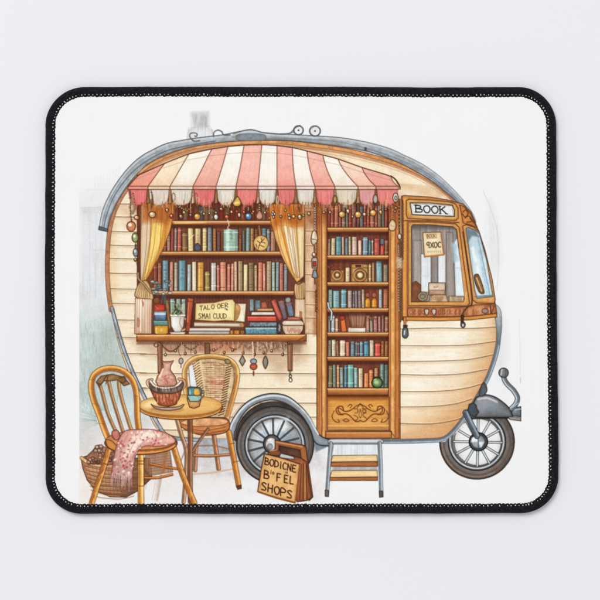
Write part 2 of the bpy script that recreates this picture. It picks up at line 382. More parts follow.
row(sw, 291.5, '153.5,157.4,264,8e4434 157.6,161.4,263,a3604a 162.4,168.6,260,6a96a6 169.4,173.2,262,cb8d74 174,177.8,262,b3a898 178.4,186,260,5b919f 187,191.2,264,9eabac 192,196.6,262,dfceaa 197.2,203.8,262,e2a04a 204.8,210,271,a18b48 210.8,216.4,263,c6c5be 216.8,219.8,265,d47a64 220.2,226.6,262,e38e72 '
    '227,230.4,264,d67e68 230.8,233.8,263,ea957c 234.2,237.4,261,e2b795 238,243,261,a28d66 243.4,247.8,264,e6cf93 248.4,254,262,87704f 254.4,257.4,265,caa878 257.8,262.4,262,e58669 262.8,265.8,263,ea8e79 266.2,271.4,261,ae9474 271.8,275.2,262,9cc0b6 275.6,279,262,7fa6a6 279.6,283.4,263,ca7667 283.8,287.4,264,8b9497')
line([(224, 229.5), (224, 251)], '6f9a88', .8, .6); 
for q in range(9): line([(229+rs.random()*4, 231+q), (230+rs.random()*3, 232+q)], '4e6a60', .6, .7)
for q in range(5): line([(189, 238+q*2.4), (192.6, 237+q*2.4)], 'b48f4a', .5, .5); line([(203.2, 232+q*3.4), (206, 232+q*3.4)], '9a8040', .6, .6)
line([(188.6, 239), (194, 235)], 'fff0c8', .8, .8)
def shelf(parent, x0, x1, y0, y1, c='cf9256', n='shelf'):
    P(n, parent)
    fill(box(x0, y0, x1, y1), c, noi='h', mott=.16, grad=((x0, y0), (x0, y1), '9c5c30'), edge=.1, ink=.85, inkc='4a2714')
    line([(x0+.5, y0+1.1), (x1-.5, y0+1.1)], 'efc88e', 1.2, .75)
    shade(box(x0, y1+.3, x1, y1+3.2), '3c1c12', .55, 2.6)
shelf(sw, 172, 275, 220.6, 225); shelf(sw, 160, 283, 251.4, 255.6); shelf(sw, 152, 294, 291, 295.4, 'd9a468')
line([(175, 223), (206, 222.4)], 'f6cf7c', 1.6, .7)
# medallion, mirror pendant
P('round_medallion', sw, 'round straw coloured medallion with a carved sprig')
line([(259, 226), (260, 236)], 'caa060', .8, .8)
fill(ell(261, 243.2, 7.6, 7.9), 'e6c07a', edge=.35, ew=1.4, mott=.1, inkc='5a3a1c', ink=.9)
for l in ([(258, 249), (260, 243), (264, 239)], [(260, 243), (257.5, 241)], [(261, 242), (265, 243)], [(259.5, 245), (264, 247)], [(262, 241), (261, 238)], [(257, 247), (256, 244)]): line(l, '5b3a22', .9, .85)
P('dark_pendant', sw)
line([(200, 230), (198, 240)], 'd9b878', .7, .8)
fill([(194.5, 246.5), (197.5, 243), (200.5, 246.5), (200, 250.6), (195.4, 250.6)], '5f6470', sm=True, ink=.9)
# counter goods
cz = sw
def goods(): return None
P('jar', cz, 'yellow jar with a teal lid'); fill([(154, 325), (168.6, 325), (168, 333), (165, 335), (157, 335), (154.5, 333)], 'dba13a', edge=.35, mott=.15); line([(156, 328), (156.5, 333)], 'f6d88a', 1.6, .6)
fill([(160, 329), (162, 327.6), (163, 331), (160.4, 332)], 'f8e09a', ink=0, a=.7)
fill(box(153.4, 320.4, 169, 325.4), '5f9c94', edge=.25); line([(154, 321.6), (168, 321.6)], 'a5ccc0', .8, .7)
P('bowl', cz, 'blue and white striped bowl'); fill([(153.8, 311), (166.6, 311), (165.6, 320.4), (155, 320.4)], '8fb0c4', grad=((154, 311), (154, 320), '5479a0'), edge=.2); line([(155, 314), (165, 314)], 'e6eef0', 1.5, .8)
P('bowl', cz, 'red stacked bowl'); fill([(153.4, 304.5), (157, 303.4), (164.8, 304.5), (164.4, 311.2), (154, 311.4)], 'bb4533', edge=.3, mott=.3); line([(155, 306), (158, 309)], 'e58a74', .8, .6)
P('ball', cz); fill(ell(156.6, 300.6, 3.4, 3.2), '8a5a34', mott=.3)
P('book', cz); fill([(165, 300), (168.4, 300), (171, 328), (168.5, 330)], '9c7348')
for x0, x1, c in ((170.2, 175, '7fa096'), (175.8, 180.6, '8aaa9c'), (181, 185.6, 'a9b8ae')): book(x0, x1, 299, c, 318, cz)
P('mug', cz, 'white mug holding a leafy plant')
line([(182, 318), (186.6, 320), (186.4, 328), (181.5, 330.6)], 'c9a07a', 1.7, .95, sm=True); 
fill([(170.6, 315.4), (184.6, 315.4), (183.6, 326), (180.6, 332), (174.6, 332), (171.2, 326)], 'eeece2', grad=((172, 320), (185, 322), 'c8c2b8'), edge=.2, mott=.05)
fill([(169.6, 332), (186, 332), (184, 334.8), (171, 334.8)], 'e9e2d4', edge=.2); fill(box(170, 314.2, 185.4, 316.4), 'f7f4ea', edge=.1)
line([(180.6, 318), (179.8, 323), (182, 329)], 'b0783e', .9, .8, sm=True); line([(174, 319), (174, 327)], 'ffffff', 1.6, .6)
P('plant', cz, 'small leafy plant in the white mug')
for q in range(46):
    x, y = rs.uniform(172, 183), rs.uniform(302, 314.5)
    line([(x, y), (x+rs.uniform(-1.4, 1.4), y+rs.uniform(.5, 2))], rs.choice(['4f6b4a', '7d9468', '35452f', 'a3b488', 'c0703c', '2c3a30']), 1.1, .85)
P('book', cz); fill([(187.6, 297.6), (193.6, 298.6), (190, 331), (185.6, 332)], 'c4623c', edge=.3, ew=1, ink=.9, grad=((188, 300), (188, 332), 'a54c30')); line([(187.8, 301), (193, 301.8)], '6b2c1c', .8, .8); line([(188.6, 303), (187.6, 322)], 'e59a74', 1.1, .6)
fill([(193.8, 303), (196, 304), (194, 324), (191, 330)], '6e3c26')
P('book', cz, 'leather book lying flat'); fill([(194, 321.5), (243, 322.4), (244.6, 325), (243.5, 327.5), (194, 327)], 'b98c58', edge=.2); fill([(194, 322.6), (240, 323.4), (240, 326.6), (194, 326.2)], 'e9ddc4', ink=.4, noi='h')
line([(195, 325), (240, 325.8)], 'a59a86', .6, .6)
P('book', cz, 'pale book lying flat'); fill([(189.6, 328), (230, 328), (230, 331), (189, 331)], 'ece6da', noi='h', inkc='5b3c28'); 
P('book', cz, 'pale book lying flat at the bottom'); fill([(188.6, 331.2), (229.6, 331.2), (229.6, 334.6), (188.6, 334.6)], 'd5d0c8', noi='h', grad=((190, 331), (190, 334.5), 'b0a8a0'))
for x0, x1, c in ((230, 233.4, 'c98b3c'), (233.8, 239.6, 'cf8436'), (240, 244.6, '9a7340')):
    P('pot', cz); fill([(x0, 331), (x0+.8, 330), (x1-.8, 330), (x1, 331), (x1-.3, 335), (x0+.3, 335)], c, mott=.2, edge=.35)
P('note_card', cz, 'second paper card behind the lettered card'); fill([(234, 303.5), (246.2, 303.6), (244.6, 322), (234, 321)], 'efe3c0', edge=.15)
fill([(234.6, 305), (239, 305), (240.4, 309), (239, 316), (236, 321), (234.6, 321)], 'c69a5c', ink=.2, mott=.25, sm=True)
P('lettered_card', cz, 'cream paper card with handwritten dark letters')
fill([(195.6, 303.4), (214, 302.6), (226, 299.6), (232.8, 299.4), (235.2, 303), (234.4, 321), (225, 320.4), (214, 321.4), (195, 319.8)], 'f1da98', edge=.2, ew=1.6, inkc='6a4424', ink=.9, mott=.06)
text("TALO OER", 199.6, 306.2, 3.0, -.35, .2, 4.2, '3c2b20', .65, gap=.3)
text("SMAI CUUD", 198.6, 313.6, 2.7, 0, .15, 4.8, '3c2b20', .65, gap=.3)
for q in range(4): line([(224.6+q*.6, 308.6), (227.4, 310.4-q*.4)], '3c2b20', .7, .5)
P('book', cz, 'blue books standing behind the stack'); fill([(249.4, 299), (253.8, 299), (254, 311), (249.6, 311)], '8aa5ac', mott=.3, edge=.3)
P('book', cz); fill([(255, 300), (260.4, 300), (260.6, 309), (255, 311)], '6f8f9e', mott=.3, edge=.3)
P('book', cz); fill([(261, 302), (266, 301.5), (268, 308), (261, 309)], 'b5624c', mott=.3, edge=.3)
P('book', cz); fill([(257, 308.4), (273, 308.4), (273, 311), (257, 311)], 'dcb07a')
P('book', cz, 'white page block lying flat'); fill([(251.6, 311.8), (275, 311.8), (275, 315.2), (251, 315.2)], 'ede6d8', inkc='5c2a20', ink=.9)
P('book', cz, 'coral red book lying flat'); fill([(247, 316), (276.4, 316), (276.6, 321.4), (247, 321.4)], 'd95a48', edge=.25, ink=.9); line([(248, 317.4), (275, 317.4)], 'f2907c', .9, .7)
P('book', cz, 'slate blue book lying flat'); fill([(249.4, 322), (277, 322), (277, 326.6), (249.4, 326.6)], '7b8a98', mott=.4, noi='f', ink=.9)
P('book', cz, 'teal book lying flat at the bottom of the stack'); fill([(245, 327), (277.6, 327), (277.6, 335), (245.4, 335)], '6d9fa8', mott=.25, noi='f', ink=.9, grad=((250, 327), (250, 335), '4d7f90')); line([(246, 328.4), (277, 328.4)], 'bcd5d6', 1, .8)
P('book', cz, 'coral book leaning in the window'); fill([(270.4, 300.6), (275.2, 298.6), (282.6, 317), (280, 321.6), (277, 318)], 'c9604e', edge=.3, ink=.9); line([(273, 301.6), (279.6, 317)], 'ea9684', .9, .6)
P('book', cz, 'grey book leaning in the window'); fill([(277.6, 301.8), (281.4, 299.4), (284.4, 302), (287.4, 318), (283.4, 320)], '83707a', edge=.3, ink=.9); line([(279, 302), (283.4, 301.4)], 'd06a5a', 1.4, .8)
P('book', cz, 'blue book leaning in the window'); fill([(285, 300), (288, 297.4), (290.6, 299), (293.8, 311), (293.8, 316), (288.6, 317)], '7889a0', edge=.3, ink=.9, mott=.3); line([(286.6, 304), (291.6, 303)], 'b05a4a', 1.6, .8); fill(ell(288, 300, 2.8, 2.8), '9fb0a4', mott=.2)
P('jar', cz, 'dark speckled jar behind the bowl'); fill(ell(279, 328.5, 2.6, 6.5), '3f4148', mott=.4)
for q in range(8): line([(277.6+rs.random()*3, 323+rs.random()*10), (278+rs.random()*3, 323.6+rs.random()*10)], 'b0a8a0', .6, .7)
P('lidded_bowl', cz, 'cream lidded bowl with a red scribbled pattern')
fill([(282, 325), (303.6, 325), (303, 330), (299, 335.4), (286, 335.4), (283, 330.6)], 'dec6a8', edge=.3, ew=1.6, inkc='4a2b20', ink=.9)
for q in range(16): line([(287+q*.85, 334-rs.random()*3), (287.6+q*.85, 330-rs.random()*2)], 'a85a48', .7, .6)
fill([(281.6, 322.6), (284, 320.4), (301, 320.4), (304.6, 322.6), (303.6, 325.4), (283, 325.4)], 'eadabf', edge=.25, inkc='4a2b20', ink=.9)
fill([(288, 317), (300, 317), (301, 320), (287, 320)], 'c87a64', edge=.2)
# flowers at left tie
P('dried_flowers', sw, 'grey blue dried flowers beside the curtain tie')
for q in range(38):
    x = 152+rs.random()*19; y = 281+rs.random()*14-(x-152)*.1
    if q % 2: fill(ell(x, y, 1.5+rs.random(), 1.3, 8), rs.choice(['8c9ca0', 'a9b4b4', '6f7f80', 'c4c8c0']), ink=.8, inkc='3c4440', inkw=.5)
    else: line([(x, y), (x+rs.uniform(-3, 3), y+rs.uniform(1, 4))], '4c5a50', .7, .7)
for q in range(8): line([(162+rs.random()*4, 295), (161+rs.random()*7, 303)], '4f6068', .8, .6)

# curtains
P('curtain', sw, 'golden left curtain gathered and tied')
fill([(141.5, 199), (174, 202), (173.4, 216), (170, 231), (163, 249), (154, 266), (146.5, 280), (140.8, 283), (140.6, 262), (141, 230)], 'e6b765', edge=.25, inkc='6a3a18', ink=.9, noi='v', mott=.12)
fill([(141.4, 206), (151.4, 208), (150, 240), (145, 270), (141, 282), (140.4, 262)], 'dcc3a0', ink=.3, noi='v', mott=.1, edge=.1)
fill([(153, 222), (165, 222), (161, 243), (150, 268), (144, 280), (147, 262)], 'f7cf70', ink=.2, noi='v', mott=.12, edge=.1, a=.9)
fill([(164, 222), (172, 214), (166, 241), (152, 270), (146, 279), (158, 254)], 'd48c34', ink=0, noi='v', mott=.12, edge=.1, a=.8, feather=2)
fill([(141.6, 200), (173.6, 202), (172.6, 218), (166, 226), (155, 221), (141.6, 223)], 'ad5f28', ink=0, noi='v', mott=.25, edge=0, a=.85, feather=7)
for a, b, c in ((147.6, 146, 142.5), (152, 149.4, 144), (157.6, 153, 146), (162.6, 159, 148), (167.6, 163, 150)): line([(a, 208), (a*.5+b*.5, 232), (b, 250), (c, 280)], '8a5424', .7, .6, sm=True)
fill([(139.4, 283), (147, 281), (152, 292), (153, 299), (147, 300), (135.6, 297), (135.6, 291)], 'd5b27e', edge=.3, noi='v', mott=.25, inkc='5a3a20', ink=.9, sm=True)
for q in range(7): line([(140+q*.9, 284), (136.6+q*2.3, 297)], '7a5230', .7, .7)
fill([(135.4, 298), (152, 299), (151.6, 334), (134.6, 334), (134.8, 318)], 'f0dcc2', edge=.25, noi='v', mott=.1, inkc='5a3a28', ink=.85, grad=((136, 300), (152, 325), 'd6b092'))
for x in (137.4, 139.6, 142.4, 145, 148, 150): line([(x, 299), (x-.4, 315), (x-.9+rs.random(), 333)], 'a2785a', .65, .7, sm=True)
line([(141, 301), (140.6, 331)], 'fff4e0', 1.4, .6)
fill([(137.4, 318), (139.6, 320), (139.6, 325), (137.6, 327)], 'c8705c', ink=.2, a=.7, sm=True); fill([(141.6, 300), (144, 303), (143, 307)], 'd4604a', ink=0, a=.7, sm=True)
line([(138, 273), (138.6, 279), (144, 284), (151, 293)], '5f4a30', 2.4, .9, sm=True); line([(138, 273), (138.6, 279), (144, 284), (151, 293)], 'c0a274', 1.1, .9, sm=True)
P('curtain', sw, 'golden right curtain gathered and tied')
fill([(268.4, 204), (304.6, 204), (304.4, 250), (303.4, 277), (297, 282.6), (291, 274), (283, 259), (276, 241), (271, 222)], 'eabb6c', edge=.25, inkc='6a3a18', ink=.9, noi='v', mott=.12)
fill([(272.5, 222), (279, 224), (286, 244), (292, 268), (290, 272), (281, 254)], 'eebb70', ink=.2, edge=.1, noi='v')
fill([(280, 212), (284, 226), (289, 246), (295, 275), (291, 270), (284, 240)], 'dc8f34', ink=0, edge=0, a=.85, feather=2)
fill([(283.4, 225), (287, 226), (293, 250), (297, 277), (293, 272), (288, 248)], 'f6e6c0', ink=.2, edge=.1, noi='v')
fill([(288.6, 226), (293.6, 227), (297, 250), (299.4, 276), (297, 278), (293.6, 256)], 'f0dcb4', ink=.25, edge=.1, noi='v')
fill([(296, 226), (304, 226), (303.6, 276), (300, 279), (298.4, 250)], 'ecd09a', ink=.25, edge=.1, noi='v')
fill([(268.4, 204), (304.6, 204), (304.4, 224), (295, 227), (284, 223), (274, 230)], 'b4601f', ink=0, noi='v', mott=.25, edge=0, a=.88, feather=7)
for a, b, c in ((274, 281, 293), (279, 286, 295), (285, 290, 296.6), (291, 294, 298), (296.4, 297.6, 299.6)): line([(a, 210), (a*.6+b*.4, 228), (b, 248), (c, 278)], '8f5220', .75, .65, sm=True)
fill([(295, 284), (304, 282), (306, 290), (304, 299), (297, 300), (294.6, 294)], 'd9b480', edge=.3, noi='v', mott=.25, inkc='5a3a20', ink=.9, sm=True)
for q in range(5): line([(297+q*1.4, 285), (296+q*1.9, 298)], '7a5230', .7, .7)
fill([(295, 299), (305, 299), (306, 320), (304.4, 326), (302, 318), (294.6, 317)], 'e2c6a4', edge=.25, noi='v', mott=.12, inkc='5a3a28', ink=.8)
fill([(299.6, 311), (302, 312), (301.6, 319), (299.6, 319)], 'bb6a50', ink=.3, a=.8)
line([(293.6, 281), (299, 284), (306, 279)], '6a4a28', 1.8, .9, sm=True); line([(306, 286), (308.5, 294), (306.5, 300)], 'c9a27a', 1.4, .9, sm=True)
# left outer wall strip line
line([(141, 206), (140.4, 268)], '7c5430', .8, .8)
# counter
shelf(sw, 136.6, 306.4, 334.4, 341.2, 'd6944c', 'counter_shelf')
fill([(297, 341), (306.6, 334.8), (306.4, 338.6), (303, 341.6)], 'a2602c', ink=.4)
for (x, y0, y1) in ((157.6, 342, 373), (287.6, 344, 371)):
    P('bracket', sw); fill([(x, y0), (x+4.8, y0), (x+4.6, y1), (x+.4, y1)], '9a6a4c', edge=.3, noi='v', ink=.9); line([(x+1.4, y0+2), (x+1.4, y1-2)], 'c79a74', .9, .7)
line([(156, 342), (154, 345), (156, 347), (159, 345)], '4a2c1c', .9, .85, sm=True)
P('hook', sw); line([(290, 371), (290, 375)], '33302e', 1.2, .9); line(ell(290.4, 376, 1.2, 1.6, 14, 0, 359), '2b2b2b', .9, .9); line(ell(290.6, 380, 1.6, 2, 14, 0, 359), '2b2b2b', .9, .9)

# brick strip between window and door
P('wall_strip', sw, 'pale plank strip between the curtain and the doorway')
fill(box(305, 198, 317.4, 334), 'd9b48e', edge=.2, noi='m', mott=.12, inkc='6a4630')
shade(box(304, 196, 318, 226), '9c5f38', .75, 14)
fill(box(313.4, 200, 317.6, 336), 'a0694a', a=.6, ink=0, edge=0, feather=3)
for y in (211, 231, 245.6, 261, 274.6, 291, 304.6, 318): line([(305, y), (316, y+.3)], '7e583c', .75, .8); line([(305.5, y-1), (315.6, y-.8)], 'f0d8b4', .8, .5)
# ------------------------------------------------ doorway bookcase
dc = P('printed_doorway_bookcase', 0, 'wooden doorway bookcase with seven shelves of books and a carved base panel')
fill(box(316.8, 199, 400.2, 438.4), 'cf8c4c', edge=.3, ew=2, noi='v', mott=.14, inkc='4a2a16', ink=.95)
fill(box(327.2, 200, 388.6, 396), '7c4330', noi='v', mott=.3, edge=.3, ew=4, ink=.9, inkc='3e2012')
for x, c, wd_ in ((319.2, 'a3602e', 1.2), (321.6, '5e3416', .8), (323.6, 'eeb878', 1.6), (326.2, '8a4f24', 1.0), (390.3, '7d4520', .9), (392.6, 'e9ae69', 2.2), (395.4, '6c3b1a', .8), (396.4, 'b46e36', 1.3), (398.8, '8a4f24', 1.2)):
    line([(x, 201), (x, 437)], c, wd_, .8, mott=.15)
for q in range(60):
    x = rs.choice([rs.uniform(317.5, 326.5), rs.uniform(389.5, 399.5)]); y = rs.uniform(205, 425)
    line([(x, y), (x+rs.uniform(-.2, .2), y+rs.uniform(6, 22))], rs.choice(['8a5024', 'f0bc7c', '6e3c1a', 'b06c34']), .5, .45)
shade(box(316, 198, 401, 222), '7a3a1c', .6, 16)
def rowp(yb, spec): row(dc, yb, spec)
spec = ''
x = 327.8; cs = ['9c4638', '7c4a40', '8a6a58', 'a8503c', '6e3a30', '7d8478', 'b0684c', '5e6468', '93402e', 'a05a40']
k = 0
while x < 386:
    d = 2.4+(k*37 % 5)*.45; spec += '%.1f,%.1f,%d,%s ' % (x, x+d, 203+(k*7 % 4), cs[(k*3) % 10]); x += d+.3; k += 1
rowp(227.6, spec)
rowp(255.4, '327.6,330.4,239,bfa588 330.9,335.2,238,dec49c 335.8,341.4,236.2,5b9fa6 341.8,344.6,237,b79c80 345,348.2,238,6c8a92 348.5,351.2,236.6,c9b994 351.8,357.2,236.4,e0bda8 358,361.8,240,e0b49a 362.4,367.8,237,7394a8 368.3,371.2,240,4d8e98 371.5,373.6,239,c0a890 374,379.6,238,c4574f 380.2,384,245,d24c42 384.4,388,240,8a5a40')
P('book', dc); fill(box(380.2, 238.6, 384, 244.6), '6c787e')
rowp(282.4, '345.4,349.8,267.6,ecd2a0 368.4,371.4,263.6,c9a070 371.8,374.6,262,b98a5c 376,382.4,261,6ba2a8 383,387.8,264,8e7f6c')
rowp(308.4, '328,332.4,289,8db8b0 332.8,339.8,291,78b0b4 340.6,346.4,288.6,68a2b0 347.8,352,290,b4a89c 352.4,354.6,291,7c8088 355,357.6,290,8a8a8c 358,361.2,290,8c7c76 361.6,364.8,289,b8a888 378.6,382.2,289,a4aeb4 383,388,288,b56c46')
rowp(332.4, '328,330.6,316,9cb0b0 331,334.8,314.6,a7b8be 335.2,338.4,318,d0a080 378.2,381,316,b88078 381.4,384.2,315,9a6a60 384.6,388,316,a8765c 366,369.6,318,c08f78 370,373,317,a0a094 373.5,377.6,316,b5756a')
rowp(356.8, '327.8,331,340,98a592 331.6,336,339.6,dad0aa 336.3,339,341,ac7a58 339.5,345.4,340,e8c6a8 346,349.6,341.4,de8069 350.4,354.6,341,6d8fa8 355,357.2,341,7d90a0 357.6,359.2,341.4,9a9088 359.6,363.2,341,668eae 363.8,369,341,4b9ab4 369.5,374,340,ccbc9c 374.6,380.6,343,d5504a 381,384,341,b8723f 384.4,388,341,a86c3c')
rowp(387.6, '328,332.4,365,7c7a58 332.8,336.2,364,7c9282 336.6,339.6,365,cb976a 340,343.6,367,84aaa8 344,347,364.6,4a8ba8 347.4,353.8,364.4,68b2aa 354,358,367,90b8bc 358.4,363,368,d8c292 363.8,368.6,373,e2804a 369,373.2,369.6,e2884a 374,378,368,b88c5c 380,383.8,363.6,78a49e 384.2,388,364,5c7d72')
# cameras, bottles, boxes
P('camera', dc, 'small round tan camera on the third shelf'); fill(box(330.6, 270, 344, 282.4), 'b98a54', edge=.3, sm=False); fill(ell(337, 275.4, 5.6, 5.6), 'd7a766', edge=.4); fill(ell(337.2, 275, 3.4, 3.4), '8a5f36', edge=.2); fill(ell(337.2, 275, 1.9, 1.9), 'fbe6ae', ink=.4)
P('flower', dc)
for q in range(8): fill(ell(328.6+rs.random()*5, 264+rs.random()*4, 1.6, 1.5, 8), rs.choice(['b95a54', 'c96a60', '8f4440']), ink=.4)
P('camera', dc, 'larger boxy tan camera with a round lens'); fill([(351, 264.4), (353, 263.6), (366, 263.6), (368, 264.6), (368, 282.4), (351, 282.4)], 'c59458', edge=.35, ink=.95)
line([(352, 268), (367, 268)], '6e4424', .8, .8); fill(box(355.6, 265, 361, 267), '5c3820'); fill(box(363, 264.8, 366, 267), 'e4c080')
fill(ell(360, 275.4, 6.8, 6.6), 'd9ab6a', edge=.4, ink=.95); fill(ell(360, 275.4, 4.6, 4.5), '8f6236', edge=.2); fill(ell(360, 275.2, 2.9, 2.9), 'fdeab8', ink=.5); line([(354, 270), (353.4, 281)], 'ecc68c', .8, .6)
for x in (367.6, 374.2):
    P('bottle', dc, None); fill([(x-2.8, 301), (x-1.6, 298), (x+1.6, 298), (x+2.8, 301), (x+2.8, 308), (x-2.8, 308)], 'd8912c', edge=.4, mott=.2); fill(ell(x, 295, 2.4, 2.6), 'b46a50', edge=.3); line([(x-1, 301), (x-1, 306)], 'f4c870', 1, .8)
P('box', dc, 'white box lying on the fifth shelf'); fill(box(348, 327.6, 365.6, 332.4), 'ece4d4', edge=.2)
fill([(347.6, 313), (366, 313), (363.6, 327.4), (351.6, 327.4)], 'a2765c', edge=.3, noi='v', mott=.25); 
for q in range(5): line([(350+q*3.2, 314), (352.4+q*2.2, 327)], '6a4434', .6, .6)
P('book', dc, 'orange book leaning on the fifth shelf'); fill([(340, 316), (344.6, 315.4), (346.8, 331.6), (341.4, 332.4)], 'e07c3c', edge=.3, ink=.9)
fill(ell(342, 318, 2.6, 2.4), 'b84a38', mott=.2)
for q in range(8): fill(ell(367+rs.random()*9, 315+rs.random()*5, 1.6, 1.5, 8), rs.choice(['c4705c', 'b8584c', '8a7a5c', 'd09080']), ink=.4)
for y0, y1 in ((227.4, 232.2), (255.2, 259.6), (282, 286.4), (308, 312.6), (332.2, 336.8), (356.6, 361.2), (388, 395.2)):
    shelf(dc, 327.4, 388.4, y0, y1, 'd2924f')
    shade([(327.4, y1), (329.4, y1), (329, y1+20), (327.4, y1+20)], '4a2618', .5, 2)
P('spool', dc, 'white ribbon hanging over the fourth shelf'); line([(328, 303), (329, 308), (331.6, 312), (331, 320)], '2d3a40', 2.6, .9, sm=True); line([(328, 303), (329, 308), (331.6, 312), (331, 320)], 'd8dcd8', 1.3, .95, sm=True)
P('glass_jar', dc, 'round green glass jar on the lowest shelf'); line([(374, 377.4), (380.4, 377.4)], '2e3a26', 1.6, .95)
fill(ell(377.2, 382.8, 5.4, 5.2), '6f9460', edge=.6, ew=1.2, ink=1, inkc='22301e', inkw=1.1); fill(ell(376.4, 382.4, 2.6, 2.2), 'b7d498', ink=0, feather=1.5); line([(374, 380), (376, 379)], 'e8f4d8', .9, .8)
P('carved_panel', dc, 'honey coloured wooden panel carved with scrolls')
fill(box(327.4, 397, 389.2, 430.4), 'dd9a48', edge=.25, ew=2.5, noi='h', mott=.18, ink=.9, grad=((358, 396), (358, 430), 'd99a52'))
shade(box(328, 396, 389, 400.4), '8a4e1c', .6, 3)
line([(328, 427.6), (389, 427.6)], 'a2682c', .7, .8); line([(328, 425.6), (389, 425.6)], 'f3c27c', .9, .6)
CD = '6a3f1c'
def mir(pts, wd_=1.0, c=CD, a=.9):
    line(pts, c, wd_, a, sm=True); line([(720.6-x, y) for x, y in pts], c, wd_, a, sm=True)
mir([(360.3, 404), (356, 406.4), (350, 410.4), (345, 411.4), (341, 409), (338.6, 408), (338.4, 411), (341, 414)], 1.2)
mir([(360.3, 404), (357, 408)], .8)
mir([(343, 414.6), (338, 414), (336, 409.6), (339, 406.4), (342.6, 406.8), (343.4, 410)], 1.3)
mir([(341, 414.4), (346, 413.8), (350, 416), (354.6, 420.6), (357, 421.6), (360.3, 420.6)], 1.2)
mir([(334, 411), (332, 417), (335.4, 421.6), (339.4, 422), (338, 419.6)], 1.0)
mir([(343, 420.6), (346, 418.6), (349, 421), (345, 421.6), (343, 420)], .8)
mir([(348, 406.4), (350, 404.4), (352, 405.6), (350, 408)], .9)
mir([(354, 409), (357.4, 409), (357.6, 412.6), (354.8, 413)], .9)
mir([(360.3, 409), (361.6, 415), (360.3, 418)], .7)
line([(362, 408), (366, 411), (363, 415), (367, 419)], CD, 1, .85, sm=True); line([(354, 415), (358, 418), (355, 421)], CD, .9, .85, sm=True)
P('threshold', dc); fill(box(325.6, 431.4, 391.6, 438.2), 'c07e44', noi='h', mott=.16, edge=.25, ink=.9); line([(327, 433), (390, 433)], 'e7ac6a', 1.2, .7)
line([(389.5, 430), (394, 436)], '5a3015', .8, .8)

# ------------------------------------------------ driver cab
cb = P('printed_driver_cab', 0, 'wooden driver cab with two windows and a sign')
fill(smooth([(401.6, 196.4), (404, 195.4), (430, 197), (446, 199.6), (457, 202.4), (463, 204), (471, 212), (478, 229), (485, 250), (492, 280), (496.6, 315), (480, 318), (440, 319.6), (402, 319.6)], False, 1), 'd1904f', edge=.25, ew=1.6, noi='v', mott=.1, inkc='4a2c18', ink=.95)
line([(402, 196), (402, 320)], '5a3218', .9, .9); line([(404.6, 199), (404.6, 325)], 'e89a48', 2.2, .85); line([(407, 221), (407, 322)], '8a5424', .8, .8)
P('sign_frame', cb)
fill([(406.2, 200.4), (409, 199.2), (430, 200), (448, 201.6), (455, 203.6), (458, 208), (458.4, 218), (456, 220.4), (430, 219.6), (407.6, 218.4), (406, 214)], 'dba562', edge=.3, inkc='4a2c18', ink=.95)
P('sign_plate', cb, 'pale sign plate lettered BOOK in black')
fill([(410, 202.8), (430, 203), (452.4, 205.2), (454.4, 210), (454.4, 216.4), (432, 215.6), (412, 214.6)], 'dfe5e1', edge=.18, inkc='3a2a22', ink=1, inkw=.9, mott=.05)
line([(411, 203.6), (452, 206), (453.6, 215.6)], '8a7358', .7, .6)
text('BOOK', 415.6, 205.1, 6.3, .34, .35, 6.9, '2a2624', 1.15, 1.0, gap=.27)
for x, y in ((415, 205.2), (415.6, 212), (439.6, 206.4), (440, 213.6), (446.6, 213.8)): line([(x-.9, y), (x+1.2, y+.1)], '2a2624', .8, .9)
line([(404, 220.6), (430, 220.8), (459, 222.6)], '5a3218', 1.0, .9)
P('carved_corner', cb); fill([(459.6, 205), (464, 206.4), (471, 214), (476.6, 227.6), (468, 224.4), (463, 223)], 'c98445', edge=.3, ink=.9)
for l in ([(463, 212), (466, 210), (468, 214), (465, 217), (462.6, 214)], [(465, 218), (469, 216), (472, 221), (467, 222)], [(470, 218), (474, 223)]): line(l, '5f3418', 1.1, .85, sm=True)
win_ = P('cab_window', cb, 'large side window with grey curtains and a hanging card')
glass = [(411.4, 226.6), (413, 224.6), (430, 224.8), (453, 226.6), (456.6, 229.4), (459.6, 255), (464.4, 298), (463.6, 301.8), (430, 301.8), (411.4, 302)]
fill([(408, 221.8), (430, 222), (455.6, 223.8), (459.4, 227.6), (463.6, 262), (469.6, 303.4), (467, 306), (430, 305.8), (408, 306)], 'dda05c', edge=.3, ink=.95, inkc='4a2c18', sm=False)
fill(glass, '958e89', edge=.3, noi='v', mott=.22, ink=.95, inkc='3a2a22')
wg = win(np.array(glass, float), 2); gm = np.zeros((GH, GW), np.float32); gm[wg] = np.clip(.5-sdf(np.array(glass, float), wg)*S/1.5, 0, 1)
fill(box(413, 240, 421.6, 298), 'a39a92', a=.9, edge=.2, noi='v', ink=.3, clip=gm)
fill([(421, 254), (431, 254), (431, 292), (421, 292)], 'dfe8ea', edge=.1, ink=.5, clip=gm, mott=.05)
fill([(438, 254), (445.6, 254), (445.6, 290), (438, 290)], 'e6ecec', edge=.1, ink=.5, clip=gm, mott=.05)
fill([(431, 250), (438, 250), (438, 292), (431, 292)], '8d8681', edge=.2, noi='v', ink=.4, clip=gm)
fill([(446, 232), (453, 232), (455, 296), (446.4, 298)], '9b938c', edge=.2, noi='v', ink=.4, clip=gm)
fill([(453.6, 244), (457, 238), (466, 298), (455.6, 298)], 'dbe9ee', edge=.1, ink=.4, clip=gm, mott=.05)
fill([(452.4, 244), (456.6, 240), (457.6, 262), (453.6, 262)], 'a5c6d4', ink=0, edge=0, feather=3, clip=gm)
line([(455.4, 268), (462, 268)], 'a8b8bc', .8, .7, clip=gm); line([(421, 276), (431, 276)], 'c0cccf', .8, .7, clip=gm)
